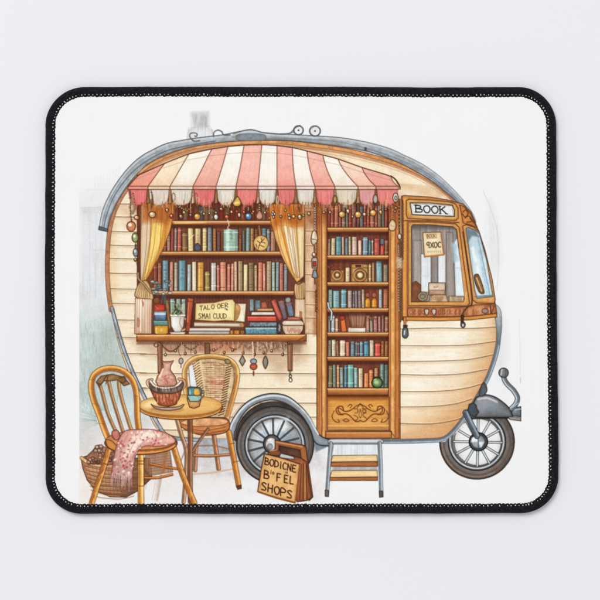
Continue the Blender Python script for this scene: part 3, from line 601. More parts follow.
for q in range(24):
    x = 413+q*1.8+rs.random(); line([(x, 228), (x+rs.uniform(-.5, 1.5), 250+rs.random()*40)], rs.choice(['7a7270', 'aaa29c', '6e6866']), .6, .3, clip=gm)
shade(box(411, 224, 460, 229), '4c4644', .6, 4, clip=gm)
fill([(412, 283), (416, 281), (421, 285), (421, 302), (411, 302)], '8a5a3c', edge=.3, clip=gm, mott=.2)
fill(box(428.6, 282.8, 445.4, 295), 'dcc4a8', edge=.25, ink=.95, clip=gm); fill(box(429.4, 290, 445, 294.6), 'c0a085', ink=.3, clip=gm); line([(434, 286.6), (436, 287.4), (438, 286.4)], '7a5a44', .7, .8)
fill(ell(422.6, 296.4, 5, 4.6), 'b6a488', edge=.4, clip=gm); fill(ell(422.6, 296.4, 2.8, 2.6), '8d8a74', ink=.6, clip=gm)
fill([(430, 296), (434, 294.6), (446, 295), (448, 302), (429, 302)], 'd0ab84', mott=.3, ink=.5, clip=gm)
fill(box(449, 296, 464, 302), 'b99e78', mott=.25, ink=.5, clip=gm, noi='v')
for q in range(20): line([(430+q*1.7, 296+rs.random()*2), (430.4+q*1.7, 300)], rs.choice(['8a6a4c', 'e6d0b0', '7a8a84']), .7, .5, clip=gm)
for x in (431, 434.5, 438, 441.6): line(ell(x, 298.4, 1.3, 1.3, 9, 0, 359), '946a4c', .6, .7)
P('price_card', cb, 'cream card hanging inside the side window')
fill([(422.6, 232.6), (440.8, 232), (444, 255), (424.4, 257.2)], 'efd9ae', edge=.3, ink=1, inkc='6b4020', mott=.06)
line([(424.6, 256.6), (443.6, 254.8)], 'b8743c', 1.6, .9); line([(441, 233), (443.8, 254)], 'a8683a', 1.1, .8)
line([(426, 234.4), (436, 233.8), (436.8, 238), (427, 238.6), (426, 234.4)], 'a07848', .7, .8)
text('BOOK', 427.2, 234.8, 1.7, -.05, .1, 2.8, '7a5430', .6, .85)
text('9XOC', 426.6, 242.6, 2.9, -.12, .2, 5.2, '4a3828', .95, .95, gap=.3)
for q in range(7): line([(428+q*2, 251), (428.2+q*2, 252.4)], '6a4c30', .6, .7)
P('nose_window', cb, 'pale blue front window at the rounded nose')
fill([(462.6, 226), (466, 224.6), (473, 226.6), (479, 231), (486, 254), (492.4, 280), (495.4, 300), (494, 303.4), (477, 303), (472.6, 300), (467, 262)], 'dba05c', edge=.3, ink=.95, inkc='4a2c18')
fg = [(466, 228.6), (468, 227.4), (476, 230.6), (479.4, 233.4), (486.6, 260), (493, 296.6), (477, 298.4), (474.6, 290), (469.6, 255)]
fill(fg, 'bcd6e0', edge=.3, ink=.95, inkc='39434a', noi='v', mott=.08, grad=((468, 250), (490, 270), 'd5e6ec'))
fill([(466.6, 228.4), (476, 230.8), (479, 237), (472, 236), (467.6, 243)], '5d6c74', ink=0, edge=0, a=.8, feather=2.5)
fill([(476, 240), (479.6, 240), (490.6, 294), (486, 294)], '9fc4d6', ink=0, edge=0, a=.8, feather=2)
fill([(471, 248), (474, 246), (483, 290), (479, 280)], 'eef6f6', ink=0, edge=0, a=.8, feather=2)
line([(478, 238), (488, 285), (490, 296)], '5a7e90', .7, .7); line([(475.6, 296.8), (493, 295.4)], '5f7a7c', 2.0, .85)
P('side_mirror', cb, 'small brown oval mirror in the front window'); fill([(474, 276), (477, 274), (479.6, 276.6), (484.4, 291.6), (482, 294), (479, 292), (475.4, 284)], '7a5c3a', ink=.7, edge=.2, sm=True); line([(476.6, 278), (481.6, 291)], 'd9b074', 1.5, .9); line([(478.6, 278), (483, 290)], 'a9743a', .8, .8)
P('carved_frieze', cb, 'carved reddish frieze under the cab windows')
fill([(407.6, 307.4), (440, 307.6), (468, 306.6), (474, 305), (495.4, 303.6), (497, 313.6), (470, 316.6), (440, 317), (407.6, 317)], 'bf7c50', edge=.3, noi='m', mott=.25, ink=.8)
for q in range(44):
    x = 409+q*1.95; y0 = 309.2-(.1*max(0, x-468)); line([(x, y0+rs.random()), (x+rs.uniform(-.8, .8), 315-rs.random())], rs.choice(['7a4226', 'e3b188', '8a5034', 'dca27c']), .8, .65)
for q in range(13): line(ell(411+q*4.1, 312.4, 1.4, 1.8, 9, 20, 300), '7a4428', .7, .6)
for x in (426.8, 434): fill([(x-2, 309.4), (x+1.6, 309.4), (x+2, 312), (x, 315.4), (x-1.8, 313)], 'd8c8b0', sm=True, ink=.9, inkc='3a2018')
fill(ell(485, 311, 3.2, 2.4), 'a89084', ink=.8); line([(490, 305), (491.4, 313), (494, 306)], '4c2c1c', 1, .8, sm=True)
P('cab_ledge', cb, 'orange wooden ledge running under the cab')
fill([(407, 316.8), (440, 317.2), (470, 316.4), (496.6, 313.4), (497, 317), (470, 320), (440, 321), (403, 320.6), (403, 316.8)], 'e09a48', edge=.3, ink=.9, noi='h')
line([(461.6, 322), (463, 313), (468, 306.6), (472, 302.6), (470, 280), (463, 232)], '4a3020', 1.5, .9, sm=True)
line([(470, 226), (468, 224)], '4a3020', .6, .0)
P('latch', cb); fill(ell(463, 324.8, 2.4, 3), '5a5d60', ink=.9); fill(ell(463, 325.2, 1.1, 1.6), 'e8ecec', ink=.3); fill([(461, 315), (464, 315), (463.4, 323), (460.8, 323)], '4a3a30', ink=.8)

# ------------------------------------------------ striped awning
aw = P('printed_awning', 0, 'scalloped awning striped in coral pink and cream')
bot = [128, 148, 170, 193, 216, 236, 258, 277, 296, 315, 335, 358, 376, 398.5]
top = [(137, 176), (165, 163.2), (189, 154), (212, 149), (228, 146.6), (244, 145.2), (262, 144.8), (277, 145.6), (292.5, 147.6), (307, 151), (323, 155), (338, 159), (362, 167.4), (391, 176.4)]
cl = ['f1a48f', 'f7deba', 'f9f0dc', 'f4b3a0', 'f9f3e4', 'f4b2a2', 'faf5e8', 'f3aa9b', 'f9f3e4', 'f4b09e', 'f9f1e0', 'f6cbb2', 'f0ab9c']
vc = ['df7a74', 'd9cdbc', 'd8d0bd', 'de7672', 'd9d2c0', 'e08078', 'd8d3c4', 'e07c76', 'd6d1c2', 'e0807a', 'd9cdb4', 'd69a94', 'e2867e']
shade([(126, 186), (400, 184), (400, 214), (126, 212)], '5f2a16', .0, 6)
def sedge(i, n=8):                       # a stripe border from the ridge down to the front bar
    x0, y0 = top[i]; x1 = bot[i]; out = []
    for k in range(n+1):
        t = k/n; bow = math.sin(t*math.pi)*(1.6 if i < 6 else -1.8 if i > 7 else 0)
        out.append((x0+(x1-x0)*t**(1.15 if i > 7 else .95)+bow*.4, y0+(186.4-y0)*t-bow*.5*(abs(i-6.5)/6)))
    return out
for i in range(13):
    L, R = sedge(i), sedge(i+1)
    P('awning_stripe', aw)
    fill(L+R[::-1], cl[i], edge=.08, mott=.04, noi='m', ink=.85, inkc='5a3a2c', grad=((0, 168), (0, 188), col(cl[i])*np.array([.97, .9, .88])))
    for q in range(3):
        f = .25+.25*q; line([(L[k][0]*(1-f)+R[k][0]*f, L[k][1]*(1-f)+R[k][1]*f) for k in range(2, 8)], col(cl[i])*.88, .6, .35)
    line([(L[1][0], L[1][1]+2.4), (R[1][0], R[1][1]+2.4)], '8a6450', .6, .5)
    # hanging scallop with a fringe
    P('scallop', aw)
    x0, x1 = bot[i]+.6, bot[i+1]-.6; xm = (x0+x1)/2; h = (x1-x0)/2
    sc = [(x0, 188.6)]+[(x0+.2+rs.random()*.3, 193)]+[(xm-h*.96*math.cos(t)*(1-.02), 194+11.6*math.sin(t)**.8+rs.uniform(-.6, .6)) for t in np.linspace(.1, math.pi-.1, 15)]+[(x1-.2, 193), (x1, 188.6)]
    fill(sc, vc[i], edge=.2, ew=1.2, mott=.1, noi='v', ink=.6, inkc='6a4438', grad=((xm, 190), (xm, 206), col(vc[i])*np.array([1.02, .95, .93])))
    for q in range(int(h*1.1)):
        x = x0+1.4+rs.random()*(x1-x0-2.8); line([(x, 191+rs.random()*4), (x+rs.uniform(-.4, .4), 200+rs.random()*4)], col(vc[i])*rs.choice([.78, .72, 1.12]), .55, .55)
    for q in range(6):
        x = x0+3+rs.random()*(x1-x0-6); line([(x, 203), (x, 206.6+rs.random())], col(vc[i])*.85, .8, .7)
    P('awning_hem', aw)
    fill([(bot[i], 186.2), (bot[i+1], 186.2), (bot[i+1]-.1, 189.4), (bot[i]+.1, 189.4)], col(cl[i])*.94, edge=.15, mott=.1, ink=.85, inkc='5a3428')
line([(128, 189.6), (399, 189.6)], '7a3f34', .8, .7)
line([(137, 175.5)]+top[1:]+[(398, 184)], '4a2e20', .9, .85, sm=True)
line([(391, 176), (396, 180), (399.6, 186), (400, 189)], '38241c', 1.3, .9, sm=True)
line([(128, 187), (133, 181), (140, 174)], '5a3626', .9, .8)
P('fringe', aw, 'ragged dark fringe hanging under the scallops')
for q in range(100):
    x = 142+q*2.56+rs.uniform(-.6, .6); y = 204+rs.uniform(-2.5, 1.5)
    line([(x, y), (x+rs.uniform(-.8, .8), y+rs.uniform(2.5, 8))], rs.choice(['5a2c18', '6e3a20', '4a2416', '8a5228', 'c08a50']), rs.uniform(.6, 1.2), .7, taper=.8, own=False)
for q in range(70):
    x = 142+rs.random()*256; y = 206+rs.random()*12
    fill(ell(x, y, rs.uniform(.4, .8), rs.uniform(.4, .9), 7), rs.choice(['f2d08a', 'e8b868', 'f6e6c4', 'c98a4a', 'd8d4c8']), own=False, ink=.3, edge=0, a=.8)
# tassels in the gaps
for i in range(1, 13):
    x = bot[i]
    P('tassel', aw); fill([(x-.9, 190), (x+.9, 190), (x+1.7, 203), (x-1.7, 204)], rs.choice(['d8b48a', 'c99a6a', 'b98a5a', 'e0c8a4']), edge=.3, noi='v', mott=.3, ink=.7)
    line([(x, 192), (x+.3, 203)], '7a5030', .5, .7)

# ------------------------------------------------ hanging ornaments
og = P('printed_hanging_ornaments', 0, 'strings of beads, bells and baubles hanging from the awning and the shelf')
def bead(x, y, rx, ry, c, hi='fbeccb', n='bauble', lab=None):
    P(n, og, lab); fill(ell(x, y, rx, ry, 16), c, edge=.45, ew=.9, ink=.95, inkc='3c2618'); fill(ell(x-rx*.25, y-ry*.3, rx*.4, ry*.35, 10), hi, ink=0, feather=.8, edge=0)
def chain(pts, c='8a6a48', step=1.8):
    P('chain', og); p = smooth(pts, n=10); line(p, '3f2a1c', .9, .7)
    d = 0
    for a, b in zip(p[:-1], p[1:]):
        d += math.hypot(*(b-a))
        if d > step: d = 0; fill(ell(b[0], b[1], .75, .85, 8), c, ink=.5, edge=0)
for i in (1, 3, 5, 6, 7, 9, 10, 11, 12): line(ell(bot[i], 194, 1.2, 2.2, 10, 0, 359), '6a4a30', .7, .6)
chain([(130, 190), (131, 200), (130.4, 208), (131.6, 222)]); chain([(133, 193), (135, 206), (133, 214)], 'cdb08a')
for l in ([(129, 198), (132, 202), (129, 207), (132, 212), (130, 216)], [(134, 196), (131, 201), (135, 206), (132, 212)]): line(l, '4c3826', 1.0, .8, sm=True); line(l, 'e2cfae', .45, .8, sm=True)
bead(131.2, 226.4, 4.6, 5, 'd58a5e', lab='copper ball bead'); bead(136.6, 217.6, 2.6, 2.3, 'd9966a')
bead(135.2, 237.6, 3.3, 4.8, '93a06a', 'dde6b8', lab='green oval bead'); chain([(135.6, 243), (135.6, 247)], '4a5660'); bead(135.6, 252.4, 2.6, 4.2, '8ea3ac', 'eaf2f4', lab='grey blue oval bead'); bead(135.4, 259.6, 1.5, 1.8, 'a39468'); line([(136, 262), (139.6, 274)], '5a4632', .6, .8)
chain([(151, 190), (152.4, 198), (151.4, 208)]); bead(152.3, 214.6, 3.4, 3.2, 'd3b184', lab='tan round bead'); line(ell(152, 202, 1.4, 3, 12, 0, 359), '5c4330', .9, .8)
for x in (173.6, 196): line(ell(x, 197, 1.6, 4, 12, 0, 359), '6c523a', 1, .75); line(ell(x+1.6, 201, 1.4, 4, 12, 0, 359), 'cdb490', .8, .75)
chain([(178, 206), (184, 210), (183, 214)], 'dcc8a8'); bead(181, 216.6, 2, 2.4, '9a7a70')
chain([(197.2, 204), (197.2, 212)]); bead(197.2, 216.6, 3.3, 3.4, 'dd9a44', 'fbdc90', lab='orange gold bauble'); chain([(192, 206), (187, 211)], 'e0b070')
chain([(216, 205), (216, 211)]); bead(216, 217, 2.3, 3, 'cfd0c2', 'ffffff', lab='silver bauble'); bead(216, 212.6, 1.2, 1.3, 'c9c9bb')
chain([(226.6, 207), (226.6, 212)]); bead(226.8, 217, 2.2, 2.4, 'cf5a3c', 'f5a088', lab='red bauble'); line([(227.6, 220), (229, 225), (227.6, 228), (231, 230)], 'e8d8bc', 1.0, .8, sm=True)
P('bell', og, 'gold bell shaped ornament under the awning'); fill([(236.6, 197), (238.4, 197), (240.8, 201.6), (240.6, 204.8), (238, 206.4), (234.6, 206), (232.6, 203.4), (234.4, 200)], 'e3b456', edge=.4, ink=.95, sm=True); line([(235, 203), (239.4, 202.6)], 'fbe8a8', 1.1, .8)
chain([(239, 207), (239, 211)]); bead(239.2, 215, 1.5, 2.4, 'c8c8b8', 'ffffff')
chain([(248.4, 206), (248.4, 211)], 'c0c8c8'); bead(248.5, 216.4, 3.4, 3.6, '4f8db0', 'd0e8f2', lab='blue glass bauble')
chain([(259.4, 203), (259.4, 210)], 'd8c8b0')
P('drop', og, 'pink drop ornament'); fill([(259.4, 210.4), (262.4, 214.6), (262.4, 218), (259.4, 219.6), (256.4, 218), (256.6, 214.6)], 'dca088', edge=.35, ink=.95, sm=True)
for x, y in ((273, 212), (274.6, 214), (273.6, 217), (272.2, 214.4)): bead(x, y, 1.1, 1.3, 'efe6d4', 'ffffff')
bead(289, 215, 1.1, 1.3, 'f4dca0'); bead(289.4, 218.2, 1.4, 1.5, 'f4e6c0', 'ffffff'); chain([(299, 207), (299.6, 212)]); bead(299.8, 217, 2, 2.8, 'b0a080')
line(ell(296, 199.6, 1.6, 4, 12, 0, 359), '7c6448', 1.2, .8); line(ell(277.4, 200, 1.2, 4, 12, 0, 359), 'cdb490', 1.2, .8)
chain([(314.4, 206), (315, 216), (314.4, 229)], 'e0ddd4', 1.6)
P('bell', og, 'cream bell on the bead string beside the doorway'); fill([(313, 231), (315.6, 231), (317.6, 237), (317, 242), (313.4, 245), (311, 241), (311.6, 235)], 'dbcaa8', edge=.35, ink=.95, sm=True); line([(312, 239), (316.8, 240)], '6a4a34', .8, .8); line([(313.4, 233), (312.8, 238)], 'fff6e0', 1.1, .8)
chain([(314.4, 246), (314.6, 252)]); bead(314, 254.6, 2, 2.2, 'd9a890')
P('lantern', og, 'small silver lantern charm with a red window'); fill([(311.6, 259), (313, 257.4), (316.4, 257.4), (317.6, 259), (317.4, 268), (312, 268)], 'b0b0aa', edge=.35, ink=.95); fill(box(313, 261.4, 316, 266.4), 'c8402c', ink=.8)
P('bell', og, 'small blue grey bell below the lantern'); fill([(313.6, 270), (316, 270), (318, 277), (315, 278.4), (311.8, 277)], '8fa0ac', edge=.35, ink=.95); line([(314.8, 279), (315, 284)], '2c2420', 1.2, .9)
chain([(315.6, 290), (316, 300), (315.6, 312)], 'b8603c', 2.2); chain([(316.8, 290), (317, 312)], '9a8a70', 2.4)
line(ell(335, 199.4, 2.2, 4.2, 14, 0, 359), '5c5434', 1.1, .9); fill(ell(335, 199.4, 1.6, 3.4), 'c9b268', edge=.3)
for x, y, r in ((342, 214.4, 3.3), (358, 214.6, 3.3), (373, 212.8, 3.2)):
    chain([(x, 203), (x, y-r-.4)]); bead(x, y, r, r, 'dfa858', 'fbe4a4', lab='round gold bauble')
for x in [167, 171.5, 184, 190.6, 204, 209.4, 221.4, 231.6, 244, 253.4, 265, 281, 285.4, 293.6, 303.4, 309, 324, 330, 348, 352.6, 364.4, 368.6, 380.6, 386]:
    y = 209+rs.random()*8; r = rs.uniform(1.0, 1.9)
    line([(x, 200), (x, y-r)], rs.choice(['e0c08a', '6a4428', 'cdb08a']), .6, .8)
    bead(x, y, r, r*rs.uniform(1, 1.4), rs.choice(['e0a850', 'd98a4c', 'c9b48a', 'e8c878', 'a86a4a', '9fb0a8', 'e2ceb0', 'c8604a']), 'fff2cc')
P('oval_charm', og, 'grey oval charm'); fill(ell(375.4, 199, 2.4, 4.4), 'b4b4aa', edge=.4, ink=.95); 
P('oval_charm', og, 'white oval charm near the awning end'); fill(ell(395.6, 197.6, 2.8, 4.6), 'e6e4dc', edge=.4, ink=1); line(ell(395.8, 198, 1, 2, 10, 0, 359), '4c4844', 1, .9)
chain([(395.6, 202), (394, 212), (393, 219)], 'd88a54', 1.6); bead(396, 208, 1.2, 1.4, 'e08a54'); bead(395, 211.4, 1, 1.2, 'e0b080')
P('egg_charm', og, 'cream egg charm with a carved face on the door post'); fill([(392.2, 219.6), (395, 221.6), (396, 226), (394.6, 230), (391.6, 231), (389, 229), (388.8, 224.6), (390.4, 221)], 'eccfa0', edge=.35, ink=.95, sm=True); line([(390.6, 225), (394, 226.6)], 'a2703c', .9, .6)
chain([(399, 202), (399.6, 232)], 'c9a06c', 2.4); bead(399.6, 236.6, 1.9, 3, 'e4d8c0', 'ffffff'); chain([(398, 243), (399, 262), (398.4, 290), (399, 312)], 'd6cab4', 1.4); chain([(400.6, 240), (401.4, 270), (401, 300), (400.6, 322)], '8a6a48', 1.5); chain([(402.8, 200), (403.2, 232), (402.8, 260)], 'a2764c', 2.6)
fill([(397, 258), (402, 258), (402, 268), (397, 268)], 'ead9bc', a=.6, ink=0, edge=0, feather=3, mott=.4, noi='f')
P('pull_cord', og, 'dark cord pull with a glass drop below the cab'); line([(404.8, 318), (405, 326)], '5a3218', 2.8, .9); line([(404.8, 318), (405, 325)], 'd48e44', 1.6, .9); fill([(403.6, 328), (407, 328), (408.4, 335), (405.6, 338.4), (402.6, 336.6), (402.4, 332)], '6d7880', edge=.5, ink=1, sm=True, inkc='22262a'); line([(404.6, 331), (404.2, 334.6)], 'e0e8ec', 1.1, .9); fill(box(403.2, 325, 407.4, 327.4), '4a3c30')
# charms below the counter
for x0, x1, dpt in ((160, 182, 9), (182, 200, 7), (200, 226, 8), (226, 243, 7), (243, 254, 6), (254, 268, 7), (264, 288, 6)):
    pts = [(x0+(x1-x0)*t, 342.4+dpt*math.sin(t*math.pi)) for t in np.linspace(0, 1, 9)]
    line(pts, '5f3f2a', 1.3, .6, sm=True); chain(pts, rs.choice(['d9b08c', 'b8603c', 'c9a88c', '8a6a50']), 2.6)
fill([(236, 342), (286, 342), (286, 350), (262, 352), (236, 348)], 'b48c70', a=.55, mott=.5, noi='f', edge=0, ink=0, feather=3)
fill([(200, 342), (236, 342), (236, 352), (216, 356), (200, 350)], 'c0704c', a=.4, mott=.4, noi='f', edge=0, ink=0, feather=4)
for q in range(30): line([(266+q*.7, 343+rs.random()*3), (266+q*.7+rs.uniform(-1, 1), 347+rs.random()*3)], rs.choice(['5c4a3c', 'd8c0a4', '8a5f48']), .7, .6)
for q in range(26):
    x = 162+q*4.8+rs.uniform(-1.5, 1.5); l = rs.uniform(4, 12)
    line([(x, 342), (x+rs.uniform(-1, 1), 342+l)], rs.choice(['6a4430', 'c9a486', '9a5c40', 'e6ceb0']), .7, .75)
    if q % 2: bead(x, 342+l+1, 1.1, 1.4, rs.choice(['c8604a', 'a9a898', 'd9a070', '8a6a58', 'e0cdb0']), 'fbe8d0')
P('charm', og, 'small silver ring charm under the counter'); line([(177, 343), (179, 353), (180.6, 356)], '5c5046', .9, .8, sm=True); fill(ell(181, 361, 2.2, 3), 'c2cace', edge=.4, ink=.9); line([(181, 364), (181, 367.6)], '3a3430', .9, .8)
P('strap_mirror', og, 'small round mirror hanging on a brown strap'); fill([(204.8, 343), (209.6, 343), (210.4, 363), (205, 363)], '8f6a4e', edge=.3, ink=.9, noi='v'); fill(ell(207.8, 365.8, 3.6, 3.4), '8a7462', edge=.5, ink=.95); line([(205.6, 365.4), (210, 365.4)], 'd8ccb8', .9, .8)
P('charm', og, 'grey diamond charm under the counter'); line([(243.4, 343), (242.4, 354)], 'b8844c', 1.1, .85); fill([(242.4, 355), (245.6, 361), (242.4, 366.4), (239.2, 361)], 'a8a89c', edge=.5, ink=1)
P('charm', og, 'red and blue charm on strings under the counter'); line([(252.4, 342), (253.4, 358)], 'e8dcc8', .9, .9); line([(255.4, 342), (254, 358)], '7a4a34', .8, .9); fill(ell(253.6, 361.4, 3.2, 2.6), '8ea6b8', ink=.9, edge=.3); fill(ell(253.6, 366.6, 3.6, 3.2), 'd06444', ink=.9, edge=.4); chain([(253.6, 370), (253.6, 376)], 'a84a3c'); 
P('charm', og, 'dark leaf charm under the counter'); line([(263, 343), (267, 350), (265.6, 355)], '5a4636', 1, .85, sm=True); fill([(265.4, 356), (268, 362), (265.4, 369), (262.8, 362)], '9a9a8c', edge=.5, ink=1, sm=True)

# ------------------------------------------------ wheels
def wheel(name, lab, cx, cy, R, rr, hub, nsp, tyc):
    wv = P(name, 0, lab)
    P('tyre', wv); fill(ell(cx, cy, R, R, 60), '74716e', edge=.45, ew=3.2, mott=.12, ink=1, inkc='24262a', inkw=1.1, grad=((cx, cy-R), (cx, cy+R), tyc))
    line(ell(cx, cy, R-4.4, R-4.4, 60, 0, 359.9), '4a4a4c', 1.3, .6); line(ell(cx, cy, R-2.2, R-2.2, 50, 60, 200), 'a59484', 1.3, .5)
    P('rim', wv); fill(ell(cx, cy, rr, rr, 50), '8c959b', edge=.4, ew=2, ink=1, inkc='1f2428', inkw=1.2); line(ell(cx-.3, cy-.3, rr-1.7, rr-1.7, 50, 0, 359.9), 'cfd8dc', 1.2, .85)
    fill(ell(cx, cy, rr-3.4, rr-3.4, 50), 'c3ccd0', edge=.45, ew=3, ink=.95, inkc='2a3034', mott=.14, grad=((cx, cy-rr), (cx+3, cy+rr), 'a7b0b5'))
    return wv
def spokes(wv, cx, cy, r0, r1, n, c, wd_, ph=0):
    for k in range(n):
        a = ph+k*2*math.pi/n
        P('spoke', wv); line([(cx+math.cos(a)*r0, cy+math.sin(a)*r0), (cx+math.cos(a)*r1, cy+math.sin(a)*r1)], '262b30', wd_+1.2, .9, wob=.1); line([(cx+math.cos(a)*r0, cy+math.sin(a)*r0), (cx+math.cos(a)*r1, cy+math.sin(a)*r1)], c, wd_, .95)
fd = P('printed_fender', 0, 'grey curved fender over the rear wheel')
arc_o = [(228.6, 440), (230, 426), (236, 414), (245, 403.6), (257, 396.6), (272, 393.4), (287, 396), (300, 405.6), (309, 416), (316, 429), (321, 436), (330, 440)]
arc_i = [(330, 446), (318, 444.6), (312, 437), (306, 424), (297, 412.6), (287, 404), (272, 400), (258, 403), (247, 410), (239, 421), (235, 432), (234, 440)]
fill(np.vstack([smooth(arc_o), smooth(arc_i)]), '8e989f', edge=.3, ew=1.4, ink=1, inkc='2a3036', inkw=1)
line(smooth(arc_o)[4:-10]+[0.4, 2.2], 'dfe5e7', 1.8, .85, soft=1.4)
fill(ell(273, 441, 38, 39.5, 50, 180, 360), '4a4745', edge=.3, ew=2, ink=.8, mott=.2)
line([(227, 425), (233, 415), (243, 403)], '8a7a6a', .8, .5, sm=True)
rw = wheel('printed_wheel', 'spoked rear wheel with a grey brown tyre under the caravan', 275, 445, 38.6, 30.2, 8, 12, '746f6b')
shade([(262, 424), (288, 418), (286, 432), (270, 434)], 'f1f4f4', .8, 5, own=False)
shade([(282, 434), (300, 430), (300, 460), (280, 470)], '6c757c', .5, 8)
for k in range(14): line([(273+math.cos(k*.449)*10, 444.5+math.sin(k*.449)*10), (274+math.cos(k*.449+.06)*24, 445+math.sin(k*.449+.06)*24)], '747e86', .6, .5)
spokes(rw, 273.6, 444.6, 7, 25.6, 14, '5b656d', .8, .2)
P('hub', rw); fill(ell(272, 444, 8.6, 9.2), '656e75', edge=.5, ink=1, inkc='1e2226', inkw=1.1); fill(ell(271.2, 444, 6, 6.8), 'd9dfe1', edge=.45, ew=1.6, ink=.8); fill(ell(270, 446.6, 2.6, 3), '9aa3a8', ink=.4, feather=1.4); line([(268.6, 440.4), (271, 439.4)], 'ffffff', 1.6, .9)

img_k, ids_k = img.copy(), ids.copy()
fw = wheel('printed_wheel', 'spoked front wheel with a brown grey tyre under the nose', 477, 441.8, 37.4, 28.6, 8, 12, '7f7268')
fill(ell(477.6, 442, 23.6, 23.6, 40), 'eceeed', edge=.25, ew=2, ink=.9, inkc='2a3034', mott=.04)
spokes(fw, 477.8, 442, 8, 24, 12, 'd3d5d2', 1.5, .02)
shell = np.array([(500, 330), (499.5, 350), (492.6, 372), (483, 393), (470, 414.5), (457, 432), (444.5, 441.8), (425, 443), (395, 443.6), (395, 330)])
wk = win(shell, 2); km = np.clip(.5-sdf(shell, wk)*S/1.5, 0, 1)[..., None]
img[wk] = img[wk]*(1-km)+img_k[wk]*km; ids[wk] = np.where(km[..., 0] > .5, ids_k[wk], ids[wk])
P('hub', fw); fill(ell(478.4, 441.8, 9.2, 9), '4b5359', edge=.3, ink=1, inkc='14181b', inkw=1.2); fill(ell(478, 441.6, 7, 6.9), '98a4ab', edge=.4, ink=.8); fill([(478, 441.6), (478, 435), (472, 438), (471, 442)], 'e8eef0', ink=0, edge=0, feather=1.6); fill([(478.4, 442), (484, 442), (481, 447.6)], 'dfe7ea', ink=0, edge=0, feather=1.4); line([(478, 436), (478.4, 447)], '3e5261', 1.1, .8)
sf = P('printed_scooter_front', 0, 'grey scooter mudguard, fork and curled handle at the nose')
P('mudguard', sf, 'smooth grey mudguard over the front wheel')
fill(np.vstack([smooth([(473, 408), (474.4, 401), (478, 396.4), (486, 394.8), (495, 397), (504, 403), (510, 409.4), (513, 417.4)]), [(476, 417.6)]]), '959ba0', edge=.4, ew=2.2, ink=1, inkc='252a2f', inkw=1.1, grad=((480, 398), (490, 418), '747b80'), mott=.06, sm=False)
line([(478, 399.4), (487, 398), (497, 402)], 'd3d8da', 2, .7, sm=True, soft=1.8); fill(ell(475, 406.4, 1.6, 1.9), 'b0b6ba', ink=1, inkc='20252a')
line([(470, 418.4), (512, 418)], '22262a', 1.6, .9)
fill([(469, 404), (474, 403), (479, 412), (475, 417.4), (467, 414)], '4c565f', ink=.9, edge=.3, mott=.3)
fill([(482.6, 383), (486, 385), (487, 391), (483, 396), (479, 394)], '5a646c', ink=.95, edge=.3, sm=True)
P('axle_stub', sf, 'blue grey stub cut off at the edge of the print'); fill([(511, 408), (521, 406.6), (521, 416.4), (512, 415.4)], '76848e', edge=.4, ink=1, inkc='252a2f'); line([(513, 410), (521, 409)], 'b8c4ca', 1.2, .7); fill([(508, 416.8), (521, 416.6), (521, 421), (510, 419.6)], '989ea2', edge=.3, ink=.9)
P('handle', sf, 'curled grey handle rising beside the mudguard')
rod([(511.6, 408.4), (516, 403.6), (517.4, 397.6), (513.6, 390.6), (508, 385), (504.6, 380), (503.4, 374)], '7d8488', 4.2, ink=1, inkc='22262a', hi='c6cccf')
fill(ell(503.6, 372.8, 4.9, 4.9), '80868a', edge=.5, ink=1, inkc='22262a'); line([(502, 369.6), (501, 375)], 'd2d6d8', 1.4, .8); line([(505.6, 370), (505.6, 376)], '3a4044', .9, .7); line([(513, 407), (518.6, 403)], 'c0c6ca', .8, .7)
P('fork', sf, 'slate blue fork leg reaching to the hub'); rod([(465.6, 412.6), (471, 424), (477, 436)], '66727c', 5.0, ink=1, inkc='1e2328', hi='9eaab2')

# ------------------------------------------------ folding steps
st = P('printed_steps', 0, 'folding metal steps with two wooden treads below the doorway')
P('top_bar', st); rod([(329.6, 441.6), (381.6, 441.6)], 'c3cacd', 2.8, sm=False, inkc='39424a'); line([(333, 444), (377, 444)], '4c565e', 1.2, .8)
for q, (y0, y1, y2) in enumerate(((455.4, 461.6, 466.4), (470.6, 477, 480.6))):
    P('tread', st); xa = 331.4-q*1; fill([(xa+1.4, y0), (377, y0-.4), (377.6, y1), (xa-.6, y1+.4)], 'efcb92', edge=.12, noi='h', mott=.1, ink=.8); fill([(xa-.6, y1+.4), (377.6, y1), (377.6, y2), (xa-.8, y2)], 'b9743c', edge=.25, noi='h', mott=.15, ink=.9)
P('rail', st); rod([(330.6, 443), (329, 465), (327, 494.5)], '8b959c', 3.0, sm=False, inkc='2c3238', hi='c4ccd0'); fill([(325, 490), (328.8, 490.4), (328.6, 496.6), (325, 496.4)], '6e6862', ink=.9); line([(333.6, 444), (331.4, 456)], '6b757c', 1.4, .8)
P('rail', st); rod([(379.6, 443), (380.6, 465), (381.2, 494.5)], '8b959c', 3.4, sm=False, inkc='2c3238', hi='c4ccd0'); fill([(379.2, 491), (383, 491), (383.2, 497), (379.4, 497.4)], '5c5a58', ink=.9)

